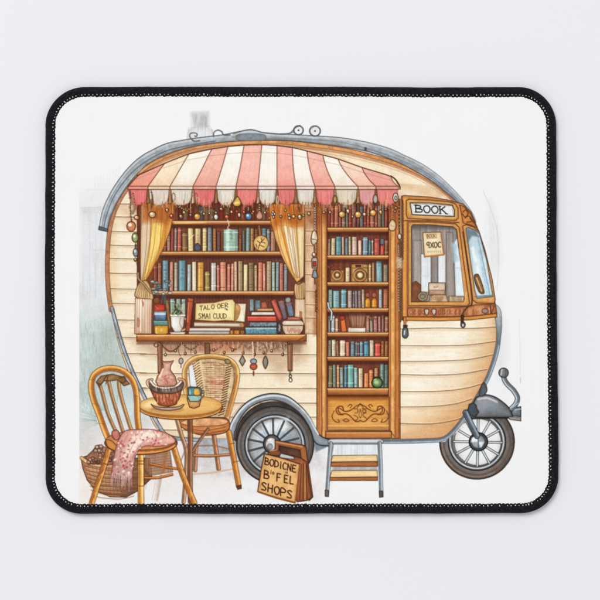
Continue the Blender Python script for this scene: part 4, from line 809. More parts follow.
# ------------------------------------------------ folding board sign
bs = P('printed_board_sign', 0, 'stack of wooden boards with a handle, the front one hand lettered')
P('handle', bs); fill([(275, 440), (303, 445), (306, 447), (313, 497), (309, 501), (303, 470), (299.6, 450), (279, 445.6), (279, 456), (275, 456)], 'a3683c', edge=.3, ink=1, inkc='3e2416', noi='v')
fill([(280, 447), (300, 450), (302, 463), (288, 461), (280, 456)], '5e4030', ink=.6, mott=.25); line([(276.6, 442), (302, 446.8)], 'dba06a', 1.2, .8)
P('board', bs); fill([(283, 453), (301, 458), (306.6, 462), (311.6, 497.6), (307, 500.6), (297, 502)], '9c5f38', edge=.3, noi='v', mott=.25, ink=1, inkc='3e2416')
for x0, x1 in ((303.4, 303), (306, 307), (301.4, 299.6)): line([(x0, 464), (x1, 500)], '4a2a18', .8, .85)
line([(305, 464), (305, 499)], 'c98d5e', 1.1, .7)
P('metal_clasp', bs); fill([(279, 452.6), (293.6, 456.6), (294.8, 459.4), (280, 458)], 'c4ccd0', edge=.3, ink=.9); fill([(268, 453), (275, 449.6), (281, 452), (279, 455.4), (270, 454.8)], '8a5a38', ink=.9, mott=.2, sm=True); line([(270, 451), (277, 449.8)], 'd8a878', 1, .8)
P('lettered_board', bs, 'front board hand lettered in dark brown')
fill([(264.4, 453.6), (282, 458), (299.8, 464), (298, 482), (295.2, 502.6), (276, 497.6), (257.6, 491.6), (260.6, 472)], 'e0ab6c', edge=.25, ew=1.6, noi='m', mott=.1, ink=1, inkc='4a2a16', inkw=1)
line([(258, 491.8), (276, 498), (295, 502.8)], '8a5228', 1.8, .85); line([(299.6, 465), (297.6, 483), (295.4, 501)], '9c6234', 1.3, .8)
text("BODICNE", 265.4, 457.6, 3.75, 1.0, -.5, 6.6, '3b2416', 1.1, .95, gap=.3)
text("B", 264.6, 470.2, 4.6, 1.0, -.6, 7.8, '3b2416', 1.2, .95)
text("io", 270.6, 469.6, 2.2, .5, -.3, 4.2, '3b2416', .8, .9, gap=.3)
text("F", 277.2, 473.4, 4.2, .9, -.4, 7.6, '3b2416', 1.2, .95)
text("EL", 284.6, 475, 4.2, .9, -.4, 7.4, '3b2416', 1.15, .95, gap=.35)
text('"', 285, 471.8, 3.4, .5, 0, 4, '3b2416', .8, .85)
text("SHOPS", 262, 482, 4.9, 1.5, -.5, 7.6, '3b2416', 1.25, .95, gap=.3)

# ------------------------------------------------ furniture
W1, W2, W3 = 'cb7f36', 'b96f30', 'ab602c'
bk = P('printed_wicker_basket', 0, 'round wicker basket of cones standing behind the left chair')
fill([(81, 458), (86, 456), (130, 458), (150, 458), (152, 478), (138, 491), (126, 497.4), (110, 497), (96, 491), (87, 480), (82.6, 468)], 'b98a60', edge=.3, ew=3, mott=.2, noi='h', ink=.9, inkc='4a3020', grad=((90, 470), (130, 497), '8a5f44'))
for y in range(462, 498, 4): 
    line([(84+(y-462)*.25, y), (100, y+3.4), (120, y+5), (150-(y-462)*.5, y+2)], '6b4630', .8, .7, sm=True); line([(85+(y-462)*.25, y+1.4), (100, y+4.8), (120, y+6.2)], 'dcb48c', .8, .55, sm=True)
for x in range(88, 150, 4): line([(x, 464), (x+1.5-(x-118)*.12, 496-abs(x-112)*.2)], '7a5238', .6, .5)
P('basket_rim', bk); line([(81.6, 458), (90, 463.4), (104, 466), (125, 466)], '5c3c26', 4.0, .9, sm=True); line([(81.6, 458), (90, 463.4), (104, 466), (125, 466)], 'cda274', 2.8, 1, sm=True, mott=.2)
P('cones', bk, 'reddish dried cones piled in the basket')
fill([(86, 458), (92, 451), (98, 445), (105, 447), (114, 452), (122, 460), (110, 465), (94, 463)], '9a6a50', mott=.3, ink=.6, sm=True)
for q in range(46):
    x = 88+rs.random()*30; y = 447+rs.random()*16
    if y < 462-(x-86)*.9 and x < 100: continue
    fill(ell(x, y, 1.9, 1.7, 8), rs.choice(['b5806a', 'cf9c84', '8c5a48', 'd8ae94']), ink=.85, inkw=.55, edge=.3)
for x, y in ((97, 447), (101, 446.4), (99, 450.4), (95.6, 450.6)): fill(ell(x, y, 2, 1.8, 9), 'c4a898', ink=.8)
b2 = P('printed_low_crate', 0, 'brown woven crate behind the front legs of the left chair')
fill([(146, 452), (170, 450), (173, 472), (150, 476), (143, 468)], '9c7254', edge=.2, noi='v', mott=.25, ink=.35, a=.8)
for q in range(7): line([(148, 456+q*2.6), (171, 453+q*2.6)], '6a4228', .6, .45)
for x in (156, 158.4): line([(x, 478), (x-4, 500)], 'b09c8c', 1.0, .5)
line([(161, 476), (157, 500)], 'a98a72', 2.8, .6)
# right chair first (behind the table)
rc = P('printed_cane_chair', 0, 'bentwood chair with a cane back behind the table')
P('cane_back', rc, 'open woven cane back panel with a faint pink centre')
cane = smooth([(189, 364), (197, 359.6), (212, 358.6), (226, 361), (233, 368), (233.6, 384), (229, 402), (225, 417), (205, 417), (196, 412), (191, 390)], True)
fill(cane, 'd9b98c', edge=.25, mott=.25, noi='h', ink=.6, a=.82)
wc = win(cane, 2); cm = np.zeros((GH, GW), np.float32); cm[wc] = np.clip(.5-sdf(cane, wc)*S/1.5, 0, 1)
fill([(188.6, 366), (192.6, 364), (196, 378), (198, 396), (195, 402), (190, 384)], 'e4e8e6', ink=.6, edge=0, mott=.1, clip=cm)
shade([(208, 378), (225, 376), (223, 391), (211, 392)], 'd9806a', .32, 7)
for q in range(150):
    y = 362+rs.random()*54; x = rs.uniform(201, 226); l = rs.uniform(2, 7)
    line([(x, y), (x+l, y+rs.uniform(-.3, .3))], rs.choice(['7a5434', '9c7450', 'f0dab0', 'e2c090', '6b452c', 'c07a5c'] if not (208 < x < 222 and 376 < y < 392) else ['c85a48', 'e39a84', '8a4434', 'f0cdb4']), .65, .75, own=False, clip=cm)
for q in range(25):
    y = 363+q*2.15; line([(201+(y-364)*.06, y), (229-(y-364)*.06, y+.4)], '7d5738', .55, .6, own=False, clip=cm)
for x0, x1 in ((193.6, 203.4), (197.6, 206.4)):
    for q in range(22):
        t_ = q/22; x = x0+(x1-x0)*t_; y = 361+q*2.5
        line([(x-1.3, y+.8), (x+1.1, y-.7)], '5a3c24', 1.1, .8, own=False, clip=cm); line([(x-1.1, y+1.7), (x+1.2, y+.3)], 'ecd0a0', .8, .8, own=False, clip=cm)
line([(200.6, 361), (208, 416)], 'e8c890', 1.3, .8, own=False, clip=cm)
for q in range(20): line([(231.4-q*.4, 366+q*2.5), (226.4-q*.4, 368+q*2.5)], '4f341f', 1.2, .8, own=False, clip=cm); line([(230.8-q*.4, 367.6+q*2.5), (227-q*.4, 369+q*2.5)], 'ecd0a0', .8, .8, own=False, clip=cm)
for x in (206.6, 211, 215.4, 219.8, 224): line([(x, 362), (x-.6, 416)], '94704a', .5, .5, own=False, clip=cm)
P('back_hoop', rc); rod([(187.6, 404), (185.4, 386), (184.6, 372), (188, 363.4), (196, 358), (208, 356.2), (221, 357.2), (231, 361), (236.6, 368.6), (237, 380), (233.4, 396), (229, 411), (226.4, 420)], 'd39a54', 4.2, inkc='4a2c16', hi='f2cd90')
line([(237, 376), (233.4, 396), (228, 416)], 'b86a28', 2.2, .6, sm=True)
P('bow', rc); fill([(225, 360), (228, 359), (230.6, 362), (228.4, 364.4), (225.6, 363)], '9a9468', ink=.8, sm=True, mott=.3)
P('leg', rc); rod([(213.6, 434), (216, 450), (218.6, 469)], 'a7704c', 3.6, inkc='4a3020')
P('leg', rc); rod([(196, 446), (195, 470)], '9c6c52', 3.6, inkc='5a4030')
P('stretcher', rc); rod([(194, 455.4), (210, 456), (229, 454.6)], 'b4744a', 2.0, inkc='4a3020'); line([(194, 474), (212, 472.6), (233, 469)], 'c9a88c', 1.8, .9, sm=True); line([(196, 446), (215, 445.6), (229, 449)], 'a0643c', 1.4, .85)
P('leg', rc); rod([(228.6, 432), (233.6, 458), (238.8, 486)], W1, 4.8, inkc='4a2814', hi='eeb060'); 
for y in (444, 462): line([(229.6+(y-444)*.24, y), (234.6+(y-444)*.24, y-1)], '6a3a18', .9, .7)
fill([(236.4, 486), (241, 485), (241.6, 488.6), (237.6, 489.6)], '6e4a34', ink=.8)
P('seat', rc, 'pinkish brown woven seat'); fill([(178, 424), (180, 419.6), (195, 417.6), (222, 417.6), (229, 421), (229, 429), (222, 433.6), (204, 435.4), (190, 432), (181, 427)], 'bf7844', edge=.3, mott=.25, noi='h', ink=.95, sm=True)
fill([(181, 422), (194, 418.4), (220, 418.4), (228, 421.4), (222, 425), (200, 426.6), (186, 425)], 'dba070', edge=.15, sm=True, ink=.6, mott=.25)
for l in ([(190, 429), (205, 430.6), (226, 427)], [(196, 433), (210, 433), (226, 430)]): line(l, '7a4426', .9, .75, sm=True)
tb = P('printed_round_table', 0, 'small round wooden cafe table between the two chairs')
P('leg', tb); rod([(176, 416), (181, 434), (186.4, 452), (185.6, 478), (183.6, 502)], 'a97f5c', 3.4, inkc='4a3020')
P('leg', tb); rod([(208, 429), (200, 440), (192, 452)], '8a6248', 2.2, inkc='4a3020')
line([(180, 463), (186, 448), (190, 440)], '8a6a50', 1.6, .7)
P('leg', tb); rod([(189.6, 414), (190.4, 440), (190, 470), (190.4, 502)], '8c5a3c', 4.4, inkc='3e2416', hi='b98a66')
fill([(187, 412), (193, 412), (192.6, 432), (188, 432)], '6a3c28', a=.5, ink=0, edge=0, feather=2)
P('table_top', tb); fill(ell(180.4, 407.4, 42, 12.2, 50), 'b9742f', edge=.3, ink=1, inkc='4a2a14', inkw=1, mott=.12)
fill(ell(180.4, 405.2, 41.6, 10.6, 50), 'edc27c', edge=.2, ew=2.5, ink=.6, inkc='7a4a20', mott=.12, noi='h', grad=((150, 400), (200, 414), 'e9b468'))
line(ell(180.4, 407.6, 41, 11, 40, 15, 165), 'f2c882', 1.0, .7)
shade(ell(166, 409, 17, 3.2), '9a6430', .6, 4); shade([(150, 402), (160, 399), (150, 408), (143, 406)], 'fbe2ac', .6, 4)
bw = P('printed_bowl', 0, 'terracotta basket bowl with a pale rim holding a jug on the table')
P('plate', bw); fill([(151, 404), (158, 407), (176, 407), (184, 404.4), (180, 408.6), (168, 410.4), (156, 408.6)], 'c9b09a', ink=.95, edge=.3, sm=True)
P('handle', bw); line([(152, 389), (147.6, 384), (148, 380.6), (152, 379.6)], '5c3c2a', 3.0, .9, sm=True); line([(152, 389), (147.6, 384), (148, 380.6), (152, 379.6)], 'd9b898', 1.8, .95, sm=True); line([(179, 391), (184.4, 386), (184, 380.6), (179, 379)], '5c3c2a', 3.2, .9, sm=True); line([(179, 391), (184.4, 386), (184, 380.6), (179, 379)], 'd2a878', 2.0, .95, sm=True)
P('bowl_body', bw); fill([(150, 389), (158, 392.6), (174, 392.6), (182, 388), (179.6, 398), (175.6, 404.6), (168, 406.6), (159, 405), (154.6, 399)], 'b5643f', edge=.35, ew=2, ink=1, sm=False, mott=.2)
for q in range(7): line([(154+q*3.7, 396), (156+q*3.5, 392.6), (158+q*3.3, 403)], 'e39a78', .8, .55, sm=True); line([(155+q*3.6, 394), (157.6+q*3.2, 404)], '6e2f1c', .7, .6)
fill([(150, 382), (155, 387), (166, 389), (177, 387), (183, 382), (182.6, 388), (175, 393), (158, 393), (150.4, 389)], '7c6a60', edge=.3, ink=.9, mott=.3, sm=True)
line([(150.4, 381), (155, 386), (165, 388), (176, 386), (181, 381.6)], '4a342a', 3.0, .9, sm=True); line([(150.4, 381), (155, 386), (165, 388), (176, 386), (181, 381.6)], 'efe0cc', 1.8, 1, sm=True)
jg = P('printed_jug', 0, 'pink mottled jug with a flared neck standing in the bowl')
fill([(161.6, 360), (164, 361.6), (170, 361.4), (173.6, 360.6), (170.6, 366), (170.4, 370), (175.4, 377), (177, 382.6), (175, 386), (166, 387), (158, 386), (155.6, 381.6), (157.4, 376), (162.6, 370), (163.4, 366)], 'deb098', edge=.3, ew=2, ink=1, inkc='5a3428', mott=.15, sm=False, grad=((160, 370), (174, 386), 'c88e7c'))
for q in range(12): line([(158+rs.random()*14, 373+rs.random()*10), (160+rs.random()*14, 376+rs.random()*9)], 'b0604e', .7, .55)
line([(163, 369), (159.6, 377)], 'f9e4d4', 1.8, .8); line([(161.6, 361), (167, 363), (173, 361)], '8a5a48', .9, .7, sm=True)
use(jg)
for q in range(26):
    x, y = rs.uniform(158, 175), rs.uniform(371, 385)
    if abs(x-166.4) < 3.5+(y-371)*.5: line([(x, y), (x+rs.uniform(-1.6, 1.6), y+rs.uniform(-1.4, 1.4))], rs.choice(['f4dcc8', 'a2584a', 'c07a66', 'efc8b4']), .7, .7, own=False)
use(bw)
for q in range(50):
    x, y = rs.uniform(154, 179), rs.uniform(393, 404)
    if abs(x-166.4) < 13-(y-393)*.5: line([(x, y), (x+rs.uniform(-.9, .9), y+rs.uniform(1, 2))], rs.choice(['7a3620', 'd98c64', '93482c', 'eab48c']), .7, .7, own=False)
for q in range(14): line([(156+q*1.6, 386.6+rs.random()), (156.6+q*1.6, 391)], rs.choice(['3e2c28', 'c9b8a8', '8a786c']), .9, .7, own=False)
cp = P('printed_cup', 0, 'teal and yellow painted cup on the table')
line([(201, 394), (204.6, 391), (203, 398)], '6a5a44', 1.0, .7, sm=True)
fill([(186.8, 398), (201.4, 398), (199.4, 406.4), (194, 408.4), (189.4, 407)], 'd59c60', edge=.35, ink=1)
fill([(187, 396), (189, 394.4), (201, 395), (202, 397.4), (199, 401.6), (190, 401.6)], '8fc0b4', edge=.3, ink=.95)
fill([(187.6, 388), (190, 386.6), (200, 387.4), (202, 391), (200.6, 395.4), (188.4, 395.4)], '4f9aa8', edge=.3, ink=1, mott=.25); fill([(194, 389), (199, 389), (199.6, 395), (194, 394.6)], 'e2b048', ink=.5, sm=True, edge=.2); line([(188, 387.6), (200, 388)], '2c4f58', .8, .8); line([(190, 390), (190, 394)], 'cfe6e2', 1, .8)
lc = P('printed_bentwood_chair', 0, 'honey coloured bentwood chair with a pink shawl on its seat')
P('back_slat', lc); rod([(99, 383), (102, 392), (108, 414), (117, 434)], 'a87848', 2.6, inkc='4a2c18', hi='dcb078')
P('back_slat', lc); rod([(108, 379), (112, 396), (118, 416), (123, 432)], 'a87848', 2.6, inkc='4a2c18', hi='dcb078')
P('back_slat', lc); rod([(119.6, 378), (119, 386), (122, 400), (128, 420), (132, 432)], 'b9854e', 2.8, inkc='4a2c18', hi='e8bc84')
P('back_scroll', lc); fill([(96, 382), (101, 376), (112, 374), (124, 377), (130, 384), (124, 386), (118, 380), (110, 381), (104, 381), (99, 387)], '9a7448', edge=.3, ink=.8, mott=.3)
line([(120, 378), (124, 376.6), (125.6, 380), (123, 383), (120.6, 382)], '5a3a20', 1.4, .85, sm=True); line([(104, 380), (101, 384), (97, 383)], '5a3a20', 1.2, .8, sm=True); line([(104, 379), (108, 375), (106, 384)], '5a3a20', 1, .8, sm=True)
P('back_hoop', lc); rod([(110, 443), (104.6, 430), (99, 414), (93.4, 399), (91.2, 385), (94, 375.4), (102, 369.6), (112, 368.2), (122, 370.6), (130.6, 377.4), (135.4, 388), (137, 402), (137.4, 416), (139, 430)], W1, 5.2, inkc='4a2814', hi='f6c878')
P('stretcher', lc); rod([(144, 478), (158, 477.6), (172, 474.6)], W2, 2.0, inkc='4a2814'); rod([(150, 464), (168, 467.6), (180, 469)], W2, 1.8, inkc='4a2814'); line([(166, 452), (163, 472)], 'a86a3c', 3, .8)
P('leg', lc); rod([(174, 448), (181, 470), (190, 493), (194.4, 503)], W1, 5.2, inkc='4a2814', hi='efb868')
P('leg', lc); rod([(109, 449), (104, 466), (97, 487), (91.8, 503)], W1, 5.0, inkc='4a2814', hi='f0ba6c'); line([(103, 463), (107.4, 464.6)], '6a3a18', .9, .8)
P('leg', lc); rod([(140.8, 455), (140.8, 475), (141, 503)], 'dc9a46', 5.6, inkc='4a2814', hi='f9dc9c')
for y in (461, 464, 486): line([(138, y), (143.8, y)], '6a3a18', .9, .8)
P('seat', lc); fill(ell(141, 443, 36.4, 11.6, 50), W3, edge=.35, ink=1, inkc='4a2814', mott=.14)
fill(ell(141, 440.4, 35.4, 9.6, 50), 'cf8f58', edge=.25, ink=.7, mott=.15)
line(ell(141, 443, 34.6, 9.8, 40, 15, 165), 'e9ac5c', 1.8, .8); fill([(106, 440), (112, 441), (118, 448), (116, 451), (108, 447)], 'd08a44', ink=.8, sm=True)
use(lc)
for q in range(40):
    t_ = rs.random(); x = 109-t_*17; y = 449+t_*54; line([(x+rs.uniform(-1.6, 1.6), y), (x-1+rs.uniform(-1.6, 1.6), y+rs.uniform(2, 5))], rs.choice(['8a5020', 'f6cf8c', '6a3a18']), .5, .4, own=False)
    x = 174+t_*20; line([(x+rs.uniform(-1.6, 1.6), y), (x+1+rs.uniform(-1.4, 1.4), y+rs.uniform(2, 4))], rs.choice(['8a5020', 'f6cf8c', '6a3a18']), .5, .4, own=False)
for x, y in ((95.4, 404), (92.4, 380), (118, 369.6), (136.4, 396), (103, 424)): line([(x-2.4, y-.5), (x+2.4, y+.5)], '7a4620', .6, .6, own=False)
sh = P('printed_shawl', 0, 'pink flowered fringed shawl draped over the left chair seat')
fill([(112, 432), (117, 430), (120, 436), (117, 440), (113, 438)], 'c4786c', sm=True, ink=.9, mott=.3)
shp = [(125, 431), (138, 429.4), (150, 429.4), (160, 431), (170, 435), (175.4, 440.6), (172, 444), (158, 446.4), (146, 446), (139, 450), (135, 458), (133, 470), (131, 480), (121, 480), (111.6, 477), (112.6, 466), (115, 452), (118.6, 440)]
fill(shp, 'e6ab9c', edge=.25, ew=2, ink=.95, inkc='6a3a34', mott=.14, sm=True, grad=((150, 436), (118, 478), 'c49a92'))
ws = win(np.array(shp), 2); sm_ = np.zeros((GH, GW), np.float32); sm_[ws] = np.clip(.5-sdf(smooth(shp, True), ws)*S/1.5, 0, 1)
fill([(134, 436), (152, 431), (160, 434), (140, 444), (130, 456), (126, 462), (124, 450)], 'f5e0cc', ink=0, edge=0, feather=4, clip=sm_, a=.85)
for q in range(210):
    x, y = rs.uniform(112, 175), rs.uniform(430, 480)
    fill(ell(x, y, rs.uniform(.7, 1.6), rs.uniform(.6, 1.3), 8), rs.choice(['c94a4a', 'd0605c', 'b8423e', 'e9a898', 'f9ead8', 'f3dcc4', 'd98a84', 'a8605a']), ink=0, edge=0, a=.85, clip=sm_)
for q in range(30):
    x, y = rs.uniform(114, 172), rs.uniform(431, 476); line([(x, y), (x+rs.uniform(-1, 1), y+rs.uniform(1, 3))], '6a4a44', .7, .6, clip=sm_)
for l in ([(128, 434), (121, 450), (117, 470)], [(136, 440), (128, 456), (124, 476)], [(150, 438), (140, 445), (133, 458)], [(166, 437), (150, 443)]): line(l, 'a8645c', .8, .5, sm=True, clip=sm_)
P('fringe', sh, 'brownish pink fringe at the shawl hem')
for q in range(12):
    x = 112+q*1.75; line([(x, 474+q*.4), (x-.6+rs.uniform(-1, .6), 488+rs.uniform(-3, 4)-abs(q-9)*.3)], rs.choice(['9a6e66', 'c49a92', 'a88078', '7f5a54']), 1.1, .85); line([(x+.6, 474), (x+.4, 486)], 'e4c8c0', .5, .6)
# slight bleed of the dye into the cloth, a little less colour in the blues, a dry speckle
f = img.copy()
f[1:-1] = (img[:-2]+2*img[1:-1]+img[2:])/4; img[:] = f
f[:, 1:-1] = (img[:, :-2]+2*img[:, 1:-1]+img[:, 2:])/4; img[:] = f
touched = np.clip((np.abs(img-PAD.astype(np.float32)).max(2)-1e-3)*9, 0, 1)[..., None]
L_ = (img*np.array([.3, .55, .15], np.float32)).sum(2, keepdims=True)
cool = np.clip((img[..., 2:3]-img[..., 0:1])*5+.2, 0, 1)
sat = .92-.17*cool
g = L_+(img-L_)*sat
warm = np.clip((img[..., 0:1]-img[..., 2:3])*2, 0, 1)*touched
g = g*(1+warm*np.array([-.004, -.006, .006], np.float32))
g = g*(1+touched*(.07+.12*(1-L_))*(N_FIN[..., None]-.5)+touched*.05*(N_MID[..., None]-.5))
gc = np.clip(g, 0, 1); g = gc*(1-.36*touched)+(gc*gc*(3-2*gc))*.36*touched+touched*.012
img[:] = np.where(touched > 0, np.clip(g, 0, 1), img)
# PAINT-END
# ================================================================ meshes
C = scene.collection
def lin(c):
    c = np.asarray(c, np.float32)
    return np.where(c <= .04045, c/12.92, ((c+.055)/1.055)**2.4)
def wx(x, y): return (np.asarray(x)-CX)*SC, (CY-np.asarray(y))*SC

def nmat(name):
    m = bpy.data.materials.new(name); m.use_nodes = True
    nt = m.node_tree; b = nt.nodes['Principled BSDF']
    return m, nt, b
# printed cloth: colour attribute times a fine knitted weave, with the weave as bump
m_print, nt, b = nmat('printed_cloth')
at = nt.nodes.new('ShaderNodeAttribute'); at.attribute_name = 'ink'
tc = nt.nodes.new('ShaderNodeTexCoord')
def wave(dirn, scale):
    mp = nt.nodes.new('ShaderNodeMapping'); mp.inputs['Scale'].default_value = (1, 1, 1)
    nt.links.new(tc.outputs['Object'], mp.inputs[0])
    wv = nt.nodes.new('ShaderNodeTexWave'); wv.bands_direction = dirn; wv.inputs['Scale'].default_value = scale
    wv.inputs['Distortion'].default_value = 1.2; wv.inputs['Detail'].default_value = 1
    wv.inputs['Detail Scale'].default_value = 3
    nt.links.new(mp.outputs[0], wv.inputs[0]); return wv
w1, w2 = wave('X', 330), wave('Y', 370)
mul = nt.nodes.new('ShaderNodeMath'); mul.operation = 'MULTIPLY'
nt.links.new(w1.outputs['Fac'], mul.inputs[0]); nt.links.new(w2.outputs['Fac'], mul.inputs[1])
noi = nt.nodes.new('ShaderNodeTexNoise'); noi.inputs['Scale'].default_value = 60; noi.inputs['Detail'].default_value = 6
nt.links.new(tc.outputs['Object'], noi.inputs['Vector'])
add = nt.nodes.new('ShaderNodeMath'); add.operation = 'MULTIPLY_ADD'
nt.links.new(mul.outputs[0], add.inputs[0]); add.inputs[1].default_value = .02; add.inputs[2].default_value = .972
add2 = nt.nodes.new('ShaderNodeMath'); add2.operation = 'MULTIPLY_ADD'
nt.links.new(noi.outputs['Fac'], add2.inputs[0]); add2.inputs[1].default_value = .035; nt.links.new(add.outputs[0], add2.inputs[2])
vm = nt.nodes.new('ShaderNodeVectorMath'); vm.operation = 'SCALE'
nt.links.new(at.outputs['Color'], vm.inputs[0]); nt.links.new(add2.outputs[0], vm.inputs['Scale'])
nt.links.new(vm.outputs[0], b.inputs['Base Color'])
b.inputs['Roughness'].default_value = .85; b.inputs['Specular IOR Level'].default_value = .12
bp = nt.nodes.new('ShaderNodeBump'); bp.inputs['Strength'].default_value = .25; bp.inputs['Distance'].default_value = .00015
nt.links.new(mul.outputs[0], bp.inputs['Height']); nt.links.new(bp.outputs[0], b.inputs['Normal'])
# rubber
m_rub, nt, b = nmat('black_rubber'); b.inputs['Roughness'].default_value = .8
n = nt.nodes.new('ShaderNodeTexNoise'); n.inputs['Scale'].default_value = 900
r = nt.nodes.new('ShaderNodeValToRGB'); r.color_ramp.elements[0].color = (.008, .008, .009, 1); r.color_ramp.elements[1].color = (.02, .02, .022, 1)
nt.links.new(n.outputs['Fac'], r.inputs[0]); nt.links.new(r.outputs[0], b.inputs['Base Color'])
# binding thread
m_bind, nt, b = nmat('black_binding_thread'); b.inputs['Roughness'].default_value = .7; b.inputs['Specular IOR Level'].default_value = .12
b.inputs['Sheen Weight'].default_value = .02; b.inputs['Sheen Roughness'].default_value = .5
tc = nt.nodes.new('ShaderNodeTexCoord')
n = nt.nodes.new('ShaderNodeTexNoise'); n.inputs['Scale'].default_value = 700; n.inputs['Detail'].default_value = 5
nt.links.new(tc.outputs['Object'], n.inputs['Vector'])
r = nt.nodes.new('ShaderNodeValToRGB'); r.color_ramp.elements[0].position = .35; r.color_ramp.elements[0].color = (.0035, .0035, .0055, 1)
r.color_ramp.elements[1].position = .72; r.color_ramp.elements[1].color = (.016, .015, .019, 1)
nt.links.new(n.outputs['Fac'], r.inputs[0]); nt.links.new(r.outputs[0], b.inputs['Base Color'])
at = nt.nodes.new('ShaderNodeAttribute'); at.attribute_name = 'along'
sn = nt.nodes.new('ShaderNodeMath'); sn.operation = 'SINE'; nt.links.new(at.outputs['Fac'], sn.inputs[0])
mx = nt.nodes.new('ShaderNodeMath'); mx.operation = 'ADD'; nt.links.new(sn.outputs[0], mx.inputs[0]); nt.links.new(n.outputs['Fac'], mx.inputs[1])
bp = nt.nodes.new('ShaderNodeBump'); bp.inputs['Strength'].default_value = .6; bp.inputs['Distance'].default_value = .00022
nt.links.new(mx.outputs[0], bp.inputs['Height']); nt.links.new(bp.outputs[0], b.inputs['Normal'])
# white thread
m_wt, nt, b = nmat('white_thread'); b.inputs['Roughness'].default_value = .8
n = nt.nodes.new('ShaderNodeTexNoise'); n.inputs['Scale'].default_value = 400
r = nt.nodes.new('ShaderNodeValToRGB'); r.color_ramp.elements[0].position = .35; r.color_ramp.elements[0].color = (.16, .16, .18, 1); r.color_ramp.elements[1].position = .62; r.color_ramp.elements[1].color = (.8, .8, .82, 1)
nt.links.new(n.outputs['Fac'], r.inputs[0]); nt.links.new(r.outputs[0], b.inputs['Base Color'])
# table
m_tab, nt, b = nmat('matte_white_tabletop'); b.inputs['Roughness'].default_value = .7; b.inputs['Specular IOR Level'].default_value = .15
tc = nt.nodes.new('ShaderNodeTexCoord')
n = nt.nodes.new('ShaderNodeTexNoise'); n.inputs['Scale'].default_value = 8; n.inputs['Detail'].default_value = 8
nt.links.new(tc.outputs['Object'], n.inputs['Vector'])
r = nt.nodes.new('ShaderNodeValToRGB'); r.color_ramp.elements[0].color = (*[float(v) for v in lin(np.array([234.5, 235.5, 240.5])/255)], 1); r.color_ramp.elements[1].color = (*[float(v) for v in lin(np.array([236, 237, 242])/255)], 1)
nt.links.new(n.outputs['Fac'], r.inputs[0]); nt.links.new(r.outputs[0], b.inputs['Base Color'])

def add_mesh(name, verts, quads, mat, parent=None, cols=None, along=None, smoothf=False):
    me = bpy.data.meshes.new(name)
    verts = np.asarray(verts, np.float32); quads = np.asarray(quads, np.int32)
    me.vertices.add(len(verts)); me.vertices.foreach_set('co', verts.ravel())
    k = quads.shape[1]
    me.loops.add(quads.size); me.loops.foreach_set('vertex_index', quads.ravel())
    me.polygons.add(len(quads)); me.polygons.foreach_set('loop_start', np.arange(0, quads.size, k, dtype=np.int32))
    if smoothf: me.polygons.foreach_set('use_smooth', np.ones(len(quads), bool))
    if cols is not None:
        ca = me.color_attributes.new('ink', 'FLOAT_COLOR', 'POINT')
        ca.data.foreach_set('color', np.hstack([cols, np.ones((len(cols), 1), np.float32)]).astype(np.float32).ravel())
    if along is not None:
        fa = me.attributes.new('along', 'FLOAT', 'POINT'); fa.data.foreach_set('value', np.asarray(along, np.float32))
    me.update(calc_edges=True); me.validate()
    me.materials.append(mat)
    o = bpy.data.objects.new(name, me); C.objects.link(o); o.parent = parent
    return o
# ---- table
tab = add_mesh('tabletop', [(-4, -4, 0), (4, -4, 0), (4, 4, 0), (-4, 4, 0)], [(0, 1, 2, 3)], m_tab)
tab['kind'] = 'structure'
# ---- outline of the pad (reference units): hand-cut, slightly uneven rounded rectangle
def outline(inset, step=1.0):
    L, R, T, B = 44.9+inset, 556.9-inset, 86.8+inset, 513.8-inset
    r = [40-inset, 38-inset, 38-inset, 37-inset]       # TL TR BR BL
    P_ = []
    def arc(cx, cy, rr, a0):
        n = max(int(rr*math.pi/2/step), 6)
        for k in range(n):
            a = math.radians(a0+90*k/n); ex = 2/2.04
            c_, s_ = math.cos(a), math.sin(a)
            P_.append((cx+rr*math.copysign(abs(c_)**ex, c_), cy+rr*math.copysign(abs(s_)**ex, s_)))
    def seg(a, b):
        n = max(int(math.hypot(b[0]-a[0], b[1]-a[1])/step), 2)
        for k in range(n): P_.append((a[0]+(b[0]-a[0])*k/n, a[1]+(b[1]-a[1])*k/n))
    arc(L+r[0], T+r[0], r[0], 180); seg((L+r[0], T), (R-r[1], T))
    arc(R-r[1], T+r[1], r[1], 270); seg((R, T+r[1]), (R, B-r[2]))
    arc(R-r[2], B-r[2], r[2], 0); seg((R-r[2], B), (L+r[3], B))
    arc(L+r[3], B-r[3], r[3], 90); seg((L, B-r[3]), (L, T+r[0]))
    p = np.array(P_)
    x, y = p[:, 0].copy(), p[:, 1].copy()
    u = (x-L)/(R-L); v = (y-T)/(B-T)
    x += (u*v*1.9-u*(1-v)*1.0)                         # the right side leans out towards the bottom
    y += .5*np.sin(u*5.0)*(v-.5)+.35*np.sin(u*17+1)*np.where(v > .5, .6, .5)
    x += .3*np.sin(v*9+.5)
    return np.stack([x, y], 1)

pad = bpy.data.objects.new('mouse_pad', None); C.objects.link(pad)
pad['label'] = 'rectangular cloth mouse pad printed with a caravan bookshop, edged in black stitching'
pad['category'] = 'mouse pad'
# ---- rubber body
o_ = outline(3.0, 2.0); n_ = len(o_)
X_, Y_ = wx(o_[:, 0], o_[:, 1])
vs = np.vstack([np.stack([X_, Y_, np.full(n_, .0002)], 1), np.stack([X_, Y_, np.full(n_, TH-.0004)], 1)])
fs = [(i, (i+1) % n_, n_+(i+1) % n_, n_+i) for i in range(n_)]
rb = add_mesh('rubber_base', vs, fs, m_rub, pad)
